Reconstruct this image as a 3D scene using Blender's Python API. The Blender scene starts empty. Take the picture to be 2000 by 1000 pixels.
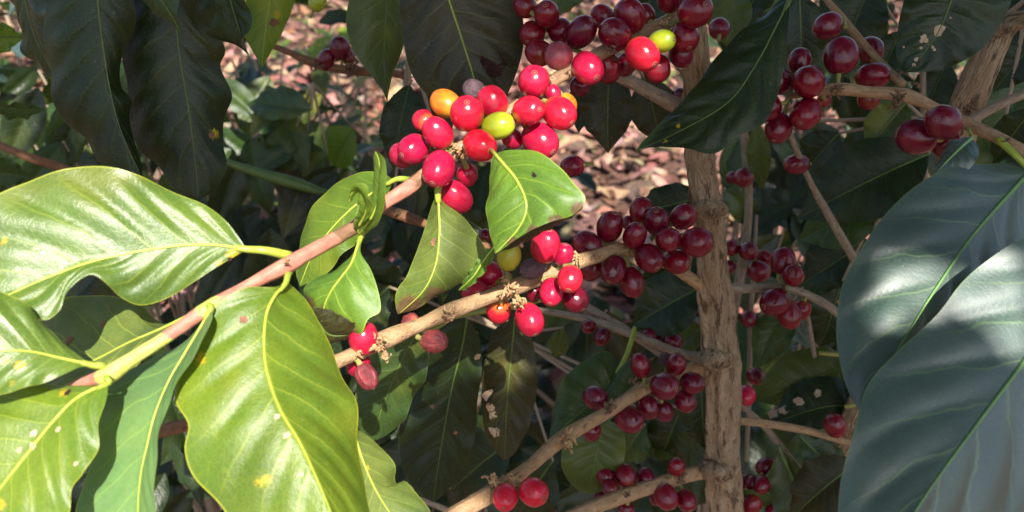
SKY, SUNP, EXPO = 0.085, 4.7, 1.15
import bpy, math, random
from mathutils import Vector, Matrix, noise, Quaternion
random.seed(7)
SC = bpy.context.scene
COL = SC.collection
F = 1570.0                       # focal length in photo pixels (photo 2000 x 1000)
CAM_H = 1.15
PITCH = math.radians(30)
CAM = Vector((0, 0, CAM_H))
RIGHT = Vector((1, 0, 0)); FWD = Vector((0, math.cos(PITCH), -math.sin(PITCH))); UP = Vector((0, math.sin(PITCH), math.cos(PITCH)))
def P(x, y, d):
    return CAM + RIGHT * ((x - 1000) / F * d) + UP * ((500 - y) / F * d) + FWD * d
def proj(p):
    q = p - CAM; d = q.dot(FWD)
    return (1000 + F * q.dot(RIGHT) / d, 500 - F * q.dot(UP) / d, d)
SUN = (RIGHT * 0.15 + UP * math.sin(math.radians(21)) - FWD * math.cos(math.radians(21))).normalized()
E1 = (RIGHT - SUN * RIGHT.dot(SUN)).normalized(); E2 = SUN.cross(E1).normalized()
def sp(p): return (p.dot(E1), p.dot(E2))

# ------------------------------------------------------------------ materials
class NT:
    def __init__(s, name):
        s.m = bpy.data.materials.new(name); s.m.use_nodes = True
        s.t = s.m.node_tree; s.t.nodes.clear()
        s.out = s.t.nodes.new('ShaderNodeOutputMaterial')
    def n(s, typ, ins=None, **kw):
        nd = s.t.nodes.new('ShaderNode' + typ)
        for k, v in kw.items(): setattr(nd, k, v)
        if ins:
            for k, v in ins.items(): s.put(nd, k, v)
        return nd
    def put(s, nd, k, v):
        i = nd.inputs[k]
        if isinstance(v, bpy.types.NodeSocket): s.t.links.new(v, i)
        elif isinstance(v, (tuple, list)) and len(v) == 3 and i.type == 'RGBA': i.default_value = (*v, 1)
        else: i.default_value = v
    def math(s, op, a, b=0.0, c=None, clamp=False):
        nd = s.n('Math', operation=op, use_clamp=clamp)
        s.put(nd, 0, a); s.put(nd, 1, b)
        if c is not None: s.put(nd, 2, c)
        return nd.outputs[0]
    def ramp(s, v, a, b, c=0.0, d=1.0):
        nd = s.n('MapRange', {'Value': v, 'From Min': a, 'From Max': b, 'To Min': c, 'To Max': d}, interpolation_type='SMOOTHSTEP')
        return nd.outputs['Result']
    def mix(s, f, a, b):
        nd = s.n('Mix', data_type='RGBA', clamp_factor=True)
        s.put(nd, 0, f); s.put(nd, 6, a); s.put(nd, 7, b)
        return nd.outputs[2]
    def noise(s, vec, scale, detail=3, rough=.55):
        nd = s.n('TexNoise', {'Scale': scale, 'Detail': detail, 'Roughness': rough})
        if vec is not None: s.put(nd, 'Vector', vec)
        return nd.outputs['Fac']
    def done(s, sh):
        s.t.links.new(sh, s.out.inputs['Surface']); return s.m
def objcoord(n):
    tc = n.n('TexCoord'); oi = n.n('ObjectInfo')
    off = n.n('VectorMath', operation='MULTIPLY_ADD')
    n.put(off, 0, oi.outputs['Random']); off.inputs[1].default_value = (7.3, 3.1, 5.7)
    n.t.links.new(tc.outputs['Object'], off.inputs[2])
    return off.outputs[0], oi.outputs['Random']

def leaf_mat(name, base, mottle, vein, rim, trans, rough=.36, trans_f=.28, nv=9, vk=1.9, vein_f=.55, yellow=0.0, spec=.5, bump=.25, dust=.35, rimw=.96, coat=0.0):
    n = NT(name)
    uv = n.n('UVMap').outputs[0]
    sx = n.n('SeparateXYZ', {0: uv})
    u, v = sx.outputs[0], sx.outputs[1]
    co, rnd = objcoord(n)
    wob = n.noise(co, 60, 2)
    s = n.math('MULTIPLY_ADD', u, 2.0, -1.0)
    sa = n.math('ABSOLUTE', s)
    side = n.math('MULTIPLY', n.math('GREATER_THAN', s, 0), .45)
    w = n.math('ADD', n.math('SUBTRACT', n.math('MULTIPLY', v, float(nv)), n.math('MULTIPLY', n.math('POWER', sa, .85), vk)), side)
    w = n.math('ADD', w, n.math('MULTIPLY', wob, .5))
    fr = n.math('ABSOLUTE', n.math('SUBTRACT', n.math('FRACT', w), .5))
    dv = n.math('SUBTRACT', .5, fr)                      # 0 on a vein
    dv = n.math('ABSOLUTE', dv)
    fade = n.math('SUBTRACT', 1.0, n.math('POWER', sa, 2.2), clamp=True)
    vm = n.math('MULTIPLY', n.ramp(dv, .0, .055, 1, 0), fade)
    vw = n.math('MULTIPLY', n.ramp(dv, .0, .2, 1, 0), fade)
    mid = n.ramp(sa, .006, .03, 1, 0)
    big = n.noise(co, 38, 3, .6)
    fine = n.noise(co, 420, 3, .6)
    col = n.mix(n.ramp(big, .35, .66), base, mottle)
    col = n.mix(n.math('MULTIPLY', n.ramp(fine, .3, .7), .25), col, tuple(c * .65 for c in base))
    lo = n.noise(co, 15, 3, .55)
    col = n.mix(n.math('MULTIPLY', n.ramp(lo, .48, .62), .6), col, tuple(c * .58 for c in base))
    if yellow:
        yn = n.noise(co, 22, 2, .5)
        col = n.mix(n.math('MULTIPLY', n.ramp(yn, .56, .72), yellow), col, (.42, .38, .03))
    vor = n.n('TexVoronoi', {'Vector': co, 'Scale': 520}, feature='DISTANCE_TO_EDGE').outputs['Distance']
    ret = n.ramp(vor, 0, .09, 1, 0)
    col = n.mix(n.math('MULTIPLY', ret, .13), col, vein)
    col = n.mix(n.math('MULTIPLY', vm, vein_f), col, vein)
    col = n.mix(n.math('MULTIPLY', mid, .8), col, vein)
    col = n.mix(n.math('MULTIPLY', n.ramp(sa, rimw, 1.0), .75), col, rim)  # paler margin paints edge lighting into the blade colour
    wsep = n.n('SeparateColor', {0: n.n('Attribute', attribute_name='tint').outputs['Color']})
    we = wsep.outputs[0]
    wn = n.noise(co, 300, 4, .7)
    wf = n.ramp(n.math('ADD', we, n.math('MULTIPLY_ADD', n.math('ADD', wn, n.noise(co, 900, 3, .7)), 1.3, -1.3)), .42, .85)
    wy = n.mix(n.ramp(wn, .4, .65), (.40, .38, .02), (.46, .30, .02))
    col = n.mix(n.math('MULTIPLY', wf, n.math('GREATER_THAN', we, .02)), col, wy)
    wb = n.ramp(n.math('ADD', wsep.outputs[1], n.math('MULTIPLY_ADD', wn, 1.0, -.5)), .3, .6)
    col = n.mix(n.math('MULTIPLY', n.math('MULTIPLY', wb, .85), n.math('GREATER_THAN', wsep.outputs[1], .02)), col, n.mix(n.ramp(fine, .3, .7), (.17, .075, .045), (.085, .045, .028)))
    # dust flecks and pale scars
    dvor = n.n('TexVoronoi', {'Vector': co, 'Scale': 330}).outputs['Distance']
    dn = n.noise(co, 120, 2)
    fl = n.math('MULTIPLY', n.ramp(dvor, .06, .11, 1, 0), n.ramp(dn, .5, .6))
    col = n.mix(n.math('MULTIPLY', fl, dust), col, (.45, .45, .34))
    sn = n.noise(co, 85, 4, .7)
    rg = n.math('ADD', n.math('MULTIPLY_ADD', n.noise(co, 150, 3), .22, rough - .1), n.math('MULTIPLY', n.ramp(sn, .62, .72), .12))
    h = n.math('ADD', n.math('MULTIPLY', vw, -.55), n.math('MULTIPLY', ret, -.16))
    h = n.math('ADD', h, n.math('MULTIPLY', n.noise(co, 320, 5, .7), 1.1))
    h = n.math('ADD', h, n.math('MULTIPLY', n.noise(co, 95, 3, .6), .7))
    bp = n.n('Bump', {'Strength': bump, 'Distance': .0014, 'Height': h})
    pb = n.n('BsdfPrincipled', {'Base Color': col, 'Roughness': rg, 'Specular IOR Level': spec, 'Normal': bp.outputs[0], 'Coat Weight': coat, 'Coat Roughness': .42, 'Coat IOR': 1.9})
    tcol = n.mix(.6, trans, col)
    tcol = n.mix(n.math('MULTIPLY', vm, .4), tcol, tuple(min(1, c * 1.6) for c in trans))
    tr = n.n('BsdfTranslucent', {'Color': tcol, 'Normal': bp.outputs[0]})
    mx = n.n('MixShader', {0: trans_f, 1: pb.outputs[0], 2: tr.outputs[0]})
    return n.done(mx.outputs[0])

VE = (.33, .42, .06)
LM = {
 'sunny':  leaf_mat('leaf_sunny', (.085, .155, .026), (.125, .20, .026), (.40, .46, .06), (.42, .45, .04), (.35, .5, .03), .37, .25, 8, 1.7, .38, .18, .6, .16, .4, .975),
 'yellow': leaf_mat('leaf_yellowish', (.10, .18, .014), (.155, .23, .016), (.42, .46, .04), (.45, .45, .03), (.40, .5, .02), .39, .27, 8, 1.7, .34, .3, .5, .16, .4, .975),
 'fresh':  leaf_mat('leaf_fresh', (.085, .18, .024), (.13, .24, .022), (.38, .50, .06), (.35, .5, .06), (.3, .6, .03), .42, .28, 7, 1.5, .55, .1, .4, .12),
 'blade':  leaf_mat('leaf_blade', (.13, .25, .085), (.17, .29, .085), (.25, .38, .07), (.3, .42, .08), (.25, .5, .05), .45, .25, 8, 1.6, .6, 0, .4, .12),
 'grey':   leaf_mat('leaf_matte', (.10, .15, .028), (.15, .19, .035), (.33, .40, .06), (.36, .40, .04), (.3, .42, .03), .45, .2, 8, 1.6, .45, .2, .5, .14),
 'blue':   leaf_mat('leaf_glossy', (.044, .09, .068), (.060, .11, .082), (.14, .23, .10), (.10, .17, .04), (.12, .3, .03), .42, .10, 7, 1.5, .8, 0, .45, .34, .35, .975, 1.0),
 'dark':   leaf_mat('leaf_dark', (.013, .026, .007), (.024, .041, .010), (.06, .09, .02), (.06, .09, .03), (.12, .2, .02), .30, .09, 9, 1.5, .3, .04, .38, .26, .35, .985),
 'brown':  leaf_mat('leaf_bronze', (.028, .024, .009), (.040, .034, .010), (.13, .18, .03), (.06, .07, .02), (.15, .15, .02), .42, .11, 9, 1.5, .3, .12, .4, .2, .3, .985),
 'olive':  leaf_mat('leaf_olive', (.045, .07, .012), (.07, .10, .015), (.14, .2, .03), (.12, .15, .02), (.25, .35, .02), .38, .25, 8, 1.5, .4, .3),
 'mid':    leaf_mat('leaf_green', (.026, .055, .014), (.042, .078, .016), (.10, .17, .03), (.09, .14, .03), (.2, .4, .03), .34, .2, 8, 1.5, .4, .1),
 'lime':   leaf_mat('leaf_lime', (.10, .19, .02), (.14, .22, .02), (.3, .38, .05), (.3, .35, .03), (.35, .55, .03), .4, .35, 8, 1.5, .5, .3),
}

def plain(name, base, alt, scale=80, rough=.5, spec=.4, bump=.3, dist=.001, stretch=None, dark=None, dk=.57):
    n = NT(name); co, rnd = objcoord(n)
    vec = co
    if stretch:
        uv = n.n('UVMap').outputs[0]
        vec = n.n('VectorMath', {0: uv, 1: stretch}, operation='MULTIPLY').outputs[0]
    a = n.noise(vec, scale, 4, .6); b = n.noise(vec, scale * 4, 3, .6)
    col = n.mix(n.ramp(a, .3, .7), base, alt)
    if dark:
        c = n.noise(vec, scale * .8, 5, .7)
        col = n.mix(n.math('MULTIPLY', n.ramp(c, dk, dk + .09), .85), col, dark)
    h = n.math('ADD', a, n.math('MULTIPLY', b, .5))
    bp = n.n('Bump', {'Strength': bump, 'Distance': dist, 'Height': h})
    pb = n.n('BsdfPrincipled', {'Base Color': col, 'Roughness': rough, 'Specular IOR Level': spec, 'Normal': bp.outputs[0]})
    return n.done(pb.outputs[0])
M = {}
# tube UVs: u = 0..1 round, v = metres along; stretch scales them into fibre-like streaks
M['trunk'] = plain('trunk_bark', (.64, .47, .30), (.46, .31, .175), 2.2, .85, .2, 1.0, .009, (7.0, 26.0, 1), (.13, .08, .045), .52)
M['bark'] = plain('branch_bark', (.46, .30, .165), (.33, .20, .10), 2.5, .75, .25, .8, .0015, (3.0, 55.0, 1), (.12, .065, .035))
M['greybark'] = plain('grey_bark', (.40, .31, .22), (.27, .20, .14), 2.5, .8, .2, .8, .0015, (3.0, 50.0, 1), (.09, .06, .04))
M['rust'] = plain('rust_bark', (.26, .125, .06), (.16, .075, .04), 2.5, .7, .3, .8, .0015, (3.0, 60.0, 1), (.05, .03, .025))
M['shoot'] = plain('green_shoot', (.20, .24, .04), (.27, .25, .06), 90, .45, .4, .2)
M['petiole'] = plain('petiole_green', (.25, .33, .035), (.34, .40, .05), 120, .4, .45, .15)
M['dpetiole'] = plain('petiole_dark', (.07, .11, .022), (.10, .15, .03), 120, .45, .4, .15)
M['midrib'] = plain('midrib_yellow', (.36, .43, .05), (.42, .46, .07), 150, .42, .4, .1)
M['dmidrib'] = plain('midrib_dark', (.075, .12, .022), (.10, .15, .03), 150, .42, .4, .1)
M['bmidrib'] = plain('midrib_green', (.15, .29, .10), (.19, .34, .12), 150, .42, .4, .1)
M['remnant'] = plain('dried_flower', (.50, .33, .17), (.30, .17, .09), 300, .85, .15, .6, .0008)
M['dremnant'] = plain('dried_stipule', (.22, .13, .075), (.10, .06, .04), 300, .85, .15, .6, .0008)
M['stalk'] = plain('cherry_stalk', (.22, .26, .05), (.33, .25, .10), 300, .6, .3, .3)
M['navel'] = plain('navel_scar', (.40, .20, .13), (.22, .07, .05), 500, .6, .3, .5, .0005)
M['pit'] = plain('navel_pit', (.06, .025, .02), (.03, .015, .012), 500, .7, .2, .5, .0005)
M['spotbrown'] = plain('leaf_scar_brown', (.16, .075, .05), (.26, .13, .08), 260, .8, .15, .6)
M['spotdark'] = plain('leaf_hole_dark', (.022, .012, .012), (.05, .022, .018), 260, .8, .1, .6)
M['spotpale'] = plain('leaf_scar_pale', (.52, .40, .28), (.40, .26, .16), 260, .8, .15, .6)
M['spotyellow'] = plain('leaf_rust_yellow', (.45, .40, .025), (.55, .36, .02), 120, .5, .3, .2)
M['ground'] = plain('ground_soil', (.10, .055, .042), (.19, .11, .085), 26, .95, .1, 1.0, .02, None, (.03, .02, .016))

def branch_young():
    # young stem: pinkish brown internodes, yellow green at the nodes (bands follow the length in metres)
    n = NT('young_stem'); co, rnd = objcoord(n)
    uv = n.n('UVMap').outputs[0]
    sx = n.n('SeparateXYZ', {0: uv})
    vv = sx.outputs[1]
    vec = n.n('VectorMath', {0: uv, 1: (3.0, 70.0, 1)}, operation='MULTIPLY').outputs[0]
    a = n.noise(vec, 2.2, 4, .6)
    pink = n.mix(n.ramp(a, .3, .7), (.40, .135, .095), (.50, .22, .15))
    yel = n.mix(n.ramp(a, .3, .7), (.44, .42, .06), (.52, .50, .14))
    brown = n.mix(n.ramp(a, .3, .7), (.17, .085, .05), (.27, .15, .08))
    wob = n.math('MULTIPLY_ADD', n.noise(co, 160, 2), .012, -.006)
    t = n.math('ADD', vv, wob)
    def band(col, a0, a1, c):
        f = n.math('MULTIPLY', n.ramp(t, a0 - .0006, a0 + .0006), n.ramp(t, a1 - .0006, a1 + .0006, 1, 0))
        return n.mix(f, col, c)
    bark = n.mix(n.ramp(a, .3, .7), (.40, .255, .14), (.26, .15, .08))
    col = bark
    for a0, a1, kind in BANDS:
        col = band(col, a0, a1, {'p': pink, 'y': yel, 'b': brown}[kind])
    c = n.noise(vec, 2.0, 5, .7)
    col = n.mix(n.math('MULTIPLY', n.ramp(c, .6, .68), .7), col, (.10, .05, .04))
    bp = n.n('Bump', {'Strength': .5, 'Distance': .001, 'Height': a})
    pb = n.n('BsdfPrincipled', {'Base Color': col, 'Roughness': .5, 'Specular IOR Level': .4, 'Normal': bp.outputs[0]})
    return n.done(pb.outputs[0])

def cherry_mat(name, a, b, blush=None, rough=.20, bump=.05, fleck=.35, spec=.55, scale=170):
    n = NT(name); co, rnd = objcoord(n)
    sc_ = n.n('VectorMath', operation='SCALE'); n.put(sc_, 0, co); sc_.inputs['Scale'].default_value = 1.0
    v = sc_.outputs[0]
    big = n.noise(v, 1.3, 3, .6); fine = n.noise(v, 9, 3, .6)
    col = n.mix(n.ramp(big, .3, .7), a, b)
    hs = n.n('HueSaturation', {'Color': col, 'Hue': n.math('MULTIPLY_ADD', rnd, .012, .495), 'Value': n.math('MULTIPLY_ADD', rnd, .5, .75)})
    col = hs.outputs[0]
    if blush:
        z = n.n('SeparateXYZ', {0: n.n('TexCoord').outputs['Object']}).outputs[2]
        zz = n.math('ADD', z, n.math('MULTIPLY_ADD', big, .8, -.4))
        col = n.mix(n.math('MULTIPLY', n.ramp(zz, -.4, -1.0), n.ramp(rnd, .35, .9)), col, blush)
    vor = n.n('TexVoronoi', {'Vector': v, 'Scale': 5.5}).outputs['Distance']
    fl = n.math('MULTIPLY', n.ramp(vor, .05, .10, 1, 0), n.ramp(n.noise(v, 2.2, 2), .45, .6))
    col = n.mix(n.math('MULTIPLY', fl, fleck), col, (.55, .25, .14))
    sc2 = n.noise(v, 2.6, 4, .75)
    col = n.mix(n.math('MULTIPLY', n.ramp(sc2, .66, .74), .55 * fleck / .35), col, (.34, .12, .07))
    rg = n.math('MULTIPLY_ADD', fine, .16, rough - .06)
    h = n.math('ADD', n.math('MULTIPLY', fine, .6), big)
    bp = n.n('Bump', {'Strength': bump, 'Distance': .5, 'Height': h})
    pb = n.n('BsdfPrincipled', {'Base Color': col, 'Roughness': rg, 'Specular IOR Level': spec, 'Normal': bp.outputs[0]})
    return n.done(pb.outputs[0])
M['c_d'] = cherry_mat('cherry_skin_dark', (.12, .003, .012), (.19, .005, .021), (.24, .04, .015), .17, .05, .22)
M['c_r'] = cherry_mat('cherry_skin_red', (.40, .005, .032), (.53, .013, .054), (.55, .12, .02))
M['c_g'] = cherry_mat('cherry_skin_green', (.36, .46, .018), (.46, .52, .03), None, .3, .05, .15)
M['c_o'] = cherry_mat('cherry_skin_orange', (.58, .10, .010), (.56, .19, .016), (.40, .36, .03), .27, .05, .3)
M['c_v'] = cherry_mat('cherry_skin_olive', (.38, .38, .025), (.44, .34, .04), (.5, .42, .04), .3, .05, .2)
M['c_s'] = cherry_mat('cherry_skin_dried', (.30, .045, .05), (.14, .03, .036), (.36, .12, .05), .36, .35, .7, .4)
M['c_p'] = cherry_mat('cherry_skin_mummified', (.15, .085, .10), (.24, .16, .17), None, .7, .6, .5, .2)
M['c_k'] = cherry_mat('cherry_skin_pinkish', (.30, .035, .06), (.38, .08, .09), (.5, .2, .1), .3, .06, .7)

def litter_mat():
    n = NT('leaf_litter'); co, rnd = objcoord(n)
    at = n.n('Attribute', attribute_name='tint').outputs['Color']
    a = n.noise(co, 60, 3)
    col = n.mix(n.math('MULTIPLY', n.ramp(a, .35, .7), .5), at, (.14, .08, .06))
    pb = n.n('BsdfPrincipled', {'Base Color': col, 'Roughness': .7, 'Specular IOR Level': .3})
    return n.done(pb.outputs[0])
M['litter'] = litter_mat()

# ------------------------------------------------------------------ objects
def tag(o, label=None, cat=None, group=None, kind=None):
    if label: o['label'] = label
    if cat: o['category'] = cat
    if group: o['group'] = group
    if kind: o['kind'] = kind
def empty(name, loc, label=None, cat=None, group=None):
    o = bpy.data.objects.new(name, None); COL.objects.link(o); o.location = loc
    o.empty_display_size = .02
    tag(o, label, cat, group); return o
def wloc(o):
    p = Vector(o.location)
    while o.parent: o = o.parent; p += Vector(o.location)
    return p
def mesh_obj(name, verts, faces, mat, parent=None, origin=None, uvs=None, mats=None, fmat=None, smooth=True, cols=None):
    """verts in world space; one mesh object, local to its parent"""
    if parent is not None: org = wloc(parent)
    else: org = Vector(origin) if origin is not None else Vector((0, 0, 0))
    me = bpy.data.meshes.new(name)
    me.from_pydata([tuple(Vector(v) - org) for v in verts], [], faces)
    if uvs:
        l = me.uv_layers.new(name='UVMap')
        buf = []
        for f in faces:
            for i in f: buf += uvs[i]
        l.data.foreach_set('uv', buf)
    if cols:
        a = me.color_attributes.new('tint', 'FLOAT_COLOR', 'POINT')
        for i, c in enumerate(cols): a.data[i].color = (*c, 1)
    for m in (mats or [mat]): me.materials.append(m)
    if fmat: me.polygons.foreach_set('material_index', fmat)
    if smooth: me.polygons.foreach_set('use_smooth', [True] * len(faces))
    me.update()
    o = bpy.data.objects.new(name, me); COL.objects.link(o)
    if parent is not None: o.parent = parent
    else: o.location = org
    return o

def cr(pts, n):
    """Catmull-Rom resampled to n points evenly by length (Vectors, any size)"""
    pts = [Vector(p) for p in pts]
    if len(pts) == 2: return [pts[0].lerp(pts[1], i / (n - 1)) for i in range(n)]
    q = [pts[0] * 2 - pts[1]] + pts + [pts[-1] * 2 - pts[-2]]
    dense = []
    for i in range(1, len(q) - 2):
        a, b, c, d = q[i - 1:i + 3]
        for k in range(16):
            t = k / 16
            dense.append(.5 * ((2 * b) + (c - a) * t + (2 * a - 5 * b + 4 * c - d) * t * t + (3 * b - a - 3 * c + d) * t ** 3))
    dense.append(pts[-1])
    L = [0]
    for i in range(1, len(dense)): L.append(L[-1] + (dense[i] - dense[i - 1]).length)
    out = []; j = 0
    for i in range(n):
        s = L[-1] * i / (n - 1)
        while j < len(L) - 2 and L[j + 1] < s: j += 1
        t = (s - L[j]) / max(1e-9, L[j + 1] - L[j])
        out.append(dense[j].lerp(dense[j + 1], min(1, max(0, t))))
    return out

def tube_geo(pts, rads, seg=10, rough=0.0, nfreq=300, cap=True, ridge=0.0, seed=0):
    """pts: list of Vectors, rads same length. returns verts, faces, uvs"""
    n = len(pts); verts = []; faces = []; uvs = []
    T = [(pts[min(i + 1, n - 1)] - pts[max(i - 1, 0)]).normalized() for i in range(n)]
    ref = Vector((.31, .2, 1)) if abs(T[0].z) < .9 else Vector((1, .1, 0))
    N = (ref - T[0] * ref.dot(T[0])).normalized()
    L = 0
    for i in range(n):
        if i:
            N = (N - T[i] * N.dot(T[i])).normalized(); L += (pts[i] - pts[i - 1]).length
        B = T[i].cross(N)
        for k in range(seg + 1):
            a = 2 * math.pi * (k % seg) / seg
            dr = N * math.cos(a) + B * math.sin(a)
            r = rads[i]
            if rough: r *= 1 + rough * noise.noise(Vector((pts[i] + dr * rads[i]) * nfreq) + Vector((seed, 0, 0)))
            if ridge:
                r *= 1 + ridge * noise.noise(Vector((math.cos(a) * 2.6 + seed, math.sin(a) * 2.6, L * 16)))
                r -= rads[i] * ridge * .9 * max(0, noise.noise(Vector((math.cos(a) * 4.2, math.sin(a) * 4.2 + seed, L * 24))) - .12)
            verts.append(pts[i] + dr * r); uvs.append((k / seg, L))
    s1 = seg + 1
    for i in range(n - 1):
        for k in range(seg):
            faces.append((i * s1 + k, i * s1 + k + 1, (i + 1) * s1 + k + 1, (i + 1) * s1 + k))
    if cap:
        for e, i in ((0, 0), (1, n - 1)):
            c = len(verts); verts.append(pts[i] + T[i] * rads[i] * (.3 if e else -.3)); uvs.append((.5, L * e))
            for k in range(seg):
                f = (i * s1 + k, i * s1 + k + 1, c)
                faces.append(f if e else f[::-1])
    return verts, faces, uvs

def tube_px(name, px, mat, parent, n=None, seg=10, rough=.06, ridge=0, origin=None, nfreq=260):
    """px: (x, y, depth, radius in pixels)"""
    ctl = []
    for (x, y, d, r) in px:
        p = P(x, y, d); ctl.append(Vector((p.x, p.y, p.z, r * d / F)))
    n = n or max(12, len(px) * 10)
    q = cr(ctl, n)
    pts = [Vector(v[:3]) for v in q]; rad = [max(.0002, v[3]) for v in q]
    v, f, u = tube_geo(pts, rad, seg, rough, nfreq, True, ridge, random.random() * 9)
    o = mesh_obj(name, v, f, mat, parent, origin, u)
    return o, pts

# ------------------------------------------------------------------ leaves
LIT = []; SHADE = []          # world points that the photograph shows in sun / in shade
LEAFS = {}
def leaf_geo(mid, L, R, nv=8, camber=.05, quilt=.0012, wav=.0015, wfreq=5, seed=0, nt=56, ns=22, bend_edge=0.0):
    """mid, L, R: control polylines in 3-D (L and R without base and tip)"""
    base, tip = mid[0], mid[-1]
    m = cr(mid, nt + 1); l = cr([base] + L + [tip], nt + 1); r = cr([base] + R + [tip], nt + 1)
    rows = []
    width = max((l[i] - r[i]).length for i in range(nt + 1))
    rnd = random.Random(seed); ph1 = rnd.random() * 6; ph2 = rnd.random() * 6
    for i in range(nt + 1):
        t = i / nt
        T = (m[min(i + 1, nt)] - m[max(i - 1, 0)])
        row = []
        for j in range(ns + 1):
            s = -1 + 2 * j / ns
            e = l[i] if s < 0 else r[i]
            a = abs(s)
            p = m[i].lerp(e, a)
            W = (r[i] - l[i])
            if W.length < 1e-7: W = RIGHT * 1e-6
            N = T.cross(W); N = N.normalized() if N.length > 1e-12 else -FWD
            if N.dot(CAM - p) < 0: N = -N
            wl = (e - m[i]).length
            env = math.sin(math.pi * min(1, max(0, t))) ** .6
            h = camber * wl * math.sin(math.pi * a) * env
            w = t * nv - 1.7 * a ** .85 + (.45 if s > 0 else 0)
            q = abs(math.sin(math.pi * w))
            h += quilt * (q ** .7 - .6) * math.sin(math.pi * a ** 1.2) * env * min(1, wl / .012)
            ph = ph1 if s < 0 else ph2
            h += wav * a ** 3 * env * (math.sin(wfreq * 2 * math.pi * t + ph) + .6 * math.sin(wfreq * 3.7 * math.pi * t + ph * 2))
            h += wav * .5 * a * env * noise.noise(Vector((t * 4, s * 2, seed * 3.7)))
            h -= bend_edge * wl * a ** 4 * env
            row.append((p + N * h, N, (s + 1) / 2, t))
        rows.append(row)
    return rows

def leaf_from_rows(name, rows, mat, parent, skip=None, yel=()):
    nt = len(rows) - 1; ns = len(rows[0]) - 1
    verts = [c[0] for r in rows for c in r]; uvs = [(c[2], c[3]) for r in rows for c in r]
    faces = []
    for i in range(nt):
        for j in range(ns):
            a = i * (ns + 1) + j
            f = (a, a + 1, a + ns + 2, a + ns + 1)
            if skip:
                c = (verts[f[0]] + verts[f[2]]) / 2
                x, y, _ = proj(c)
                if any((x - hx) ** 2 + (y - hy) ** 2 < hr * hr for hx, hy, hr in skip): continue
            faces.append(f)
    cols = None
    if yel:
        cols = []
        for v in verts:
            x, y, _ = proj(v); w = [0, 0]
            for a, b, r, ch in yel: w[ch] = max(w[ch], math.exp(-((x - a) ** 2 + (y - b) ** 2) / (r * r)))
            cols.append((w[0], w[1], 0))
    return mesh_obj(name, verts, faces, mat, parent, None, uvs, cols=cols)

def hero_leaf(key, owner, mid, L, R, mat='sunny', dL=0.0, dR=0.0, petiole=None, pr=3.2, camber=.05, quilt=.0012, wav=.0015, wfreq=5, nv=8, lit=None, label=None, mr=None, rib=None, blem=(), holes=None, nt=56, ns=22, bend_edge=0.0):
    seed = len(LEAFS) + 1
    m3 = [P(*p) for p in mid]
    dm = [p[2] for p in mid]
    def edge(E, dd):
        out = []
        for i, p in enumerate(E):
            t = (i + 1) / (len(E) + 1)
            if len(p) == 3: d = p[2]
            else:
                k = t * (len(dm) - 1); a = int(k); b = min(a + 1, len(dm) - 1)
                d = dm[a] + (dm[b] - dm[a]) * (k - a) + dd * math.sin(math.pi * t) ** .7
            out.append(P(p[0], p[1], d))
        return out
    rows = leaf_geo(m3, edge(L, dL), edge(R, dR), nv, camber, quilt, wav, wfreq, seed, nt, ns, bend_edge)
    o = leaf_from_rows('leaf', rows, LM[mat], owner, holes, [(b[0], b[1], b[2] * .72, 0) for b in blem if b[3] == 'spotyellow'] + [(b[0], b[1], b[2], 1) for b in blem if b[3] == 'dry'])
    if label: o['label'] = label
    LEAFS[key] = (o, rows)
    dk = mat in ('dark', 'brown', 'olive', 'mid')
    rm = M[rib] if rib else (M['dmidrib'] if dk else M['bmidrib'] if mat == 'blue' else M['midrib'])
    c = len(rows[0]) // 2
    k = len(rows)
    pts = [rows[i][c][0] + rows[i][c][1] * .0001 for i in range(0, k - 1)]
    mr = mr or (.0006 if mat not in ('blue',) else .0011)
    rad = [mr * (1 - .82 * i / k) for i in range(len(pts))]
    v, f, u = tube_geo(pts, rad, 6)
    mesh_obj('midrib', v, f, rm, o, None, u)
    if petiole:
        b = m3[0]; nx = (m3[0] - m3[1]).normalized()
        pp = [P(petiole[0], petiole[1], petiole[2] + .005)] + [b.lerp(P(*petiole), .45) + UP * .0006] + [b, b - nx * .004]
        q = cr(pp, 12); d = mid[0][2]
        v, f, u = tube_geo(q, [pr * d / F * (1.15 - .45 * i / 11) for i in range(12)], 8)
        mesh_obj('petiole', v, f, M['dpetiole'] if dk else M['petiole'], o, None, u)
    for (x, y, r, mk) in [b for b in blem if b[3] not in ('spotyellow', 'dry')]: blemish(o, rows, x, y, r, mk)
    if lit is not None:
        dst = LIT if lit else SHADE
        for i in range(3, len(rows) - 2, 9 if lit else 5):
            for j in ((3, 8, 14, 19) if lit else (1, 5, 9, 13, 17, 21)):
                if j <= ns: dst.append(rows[i][j][0])
    return o

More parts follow.
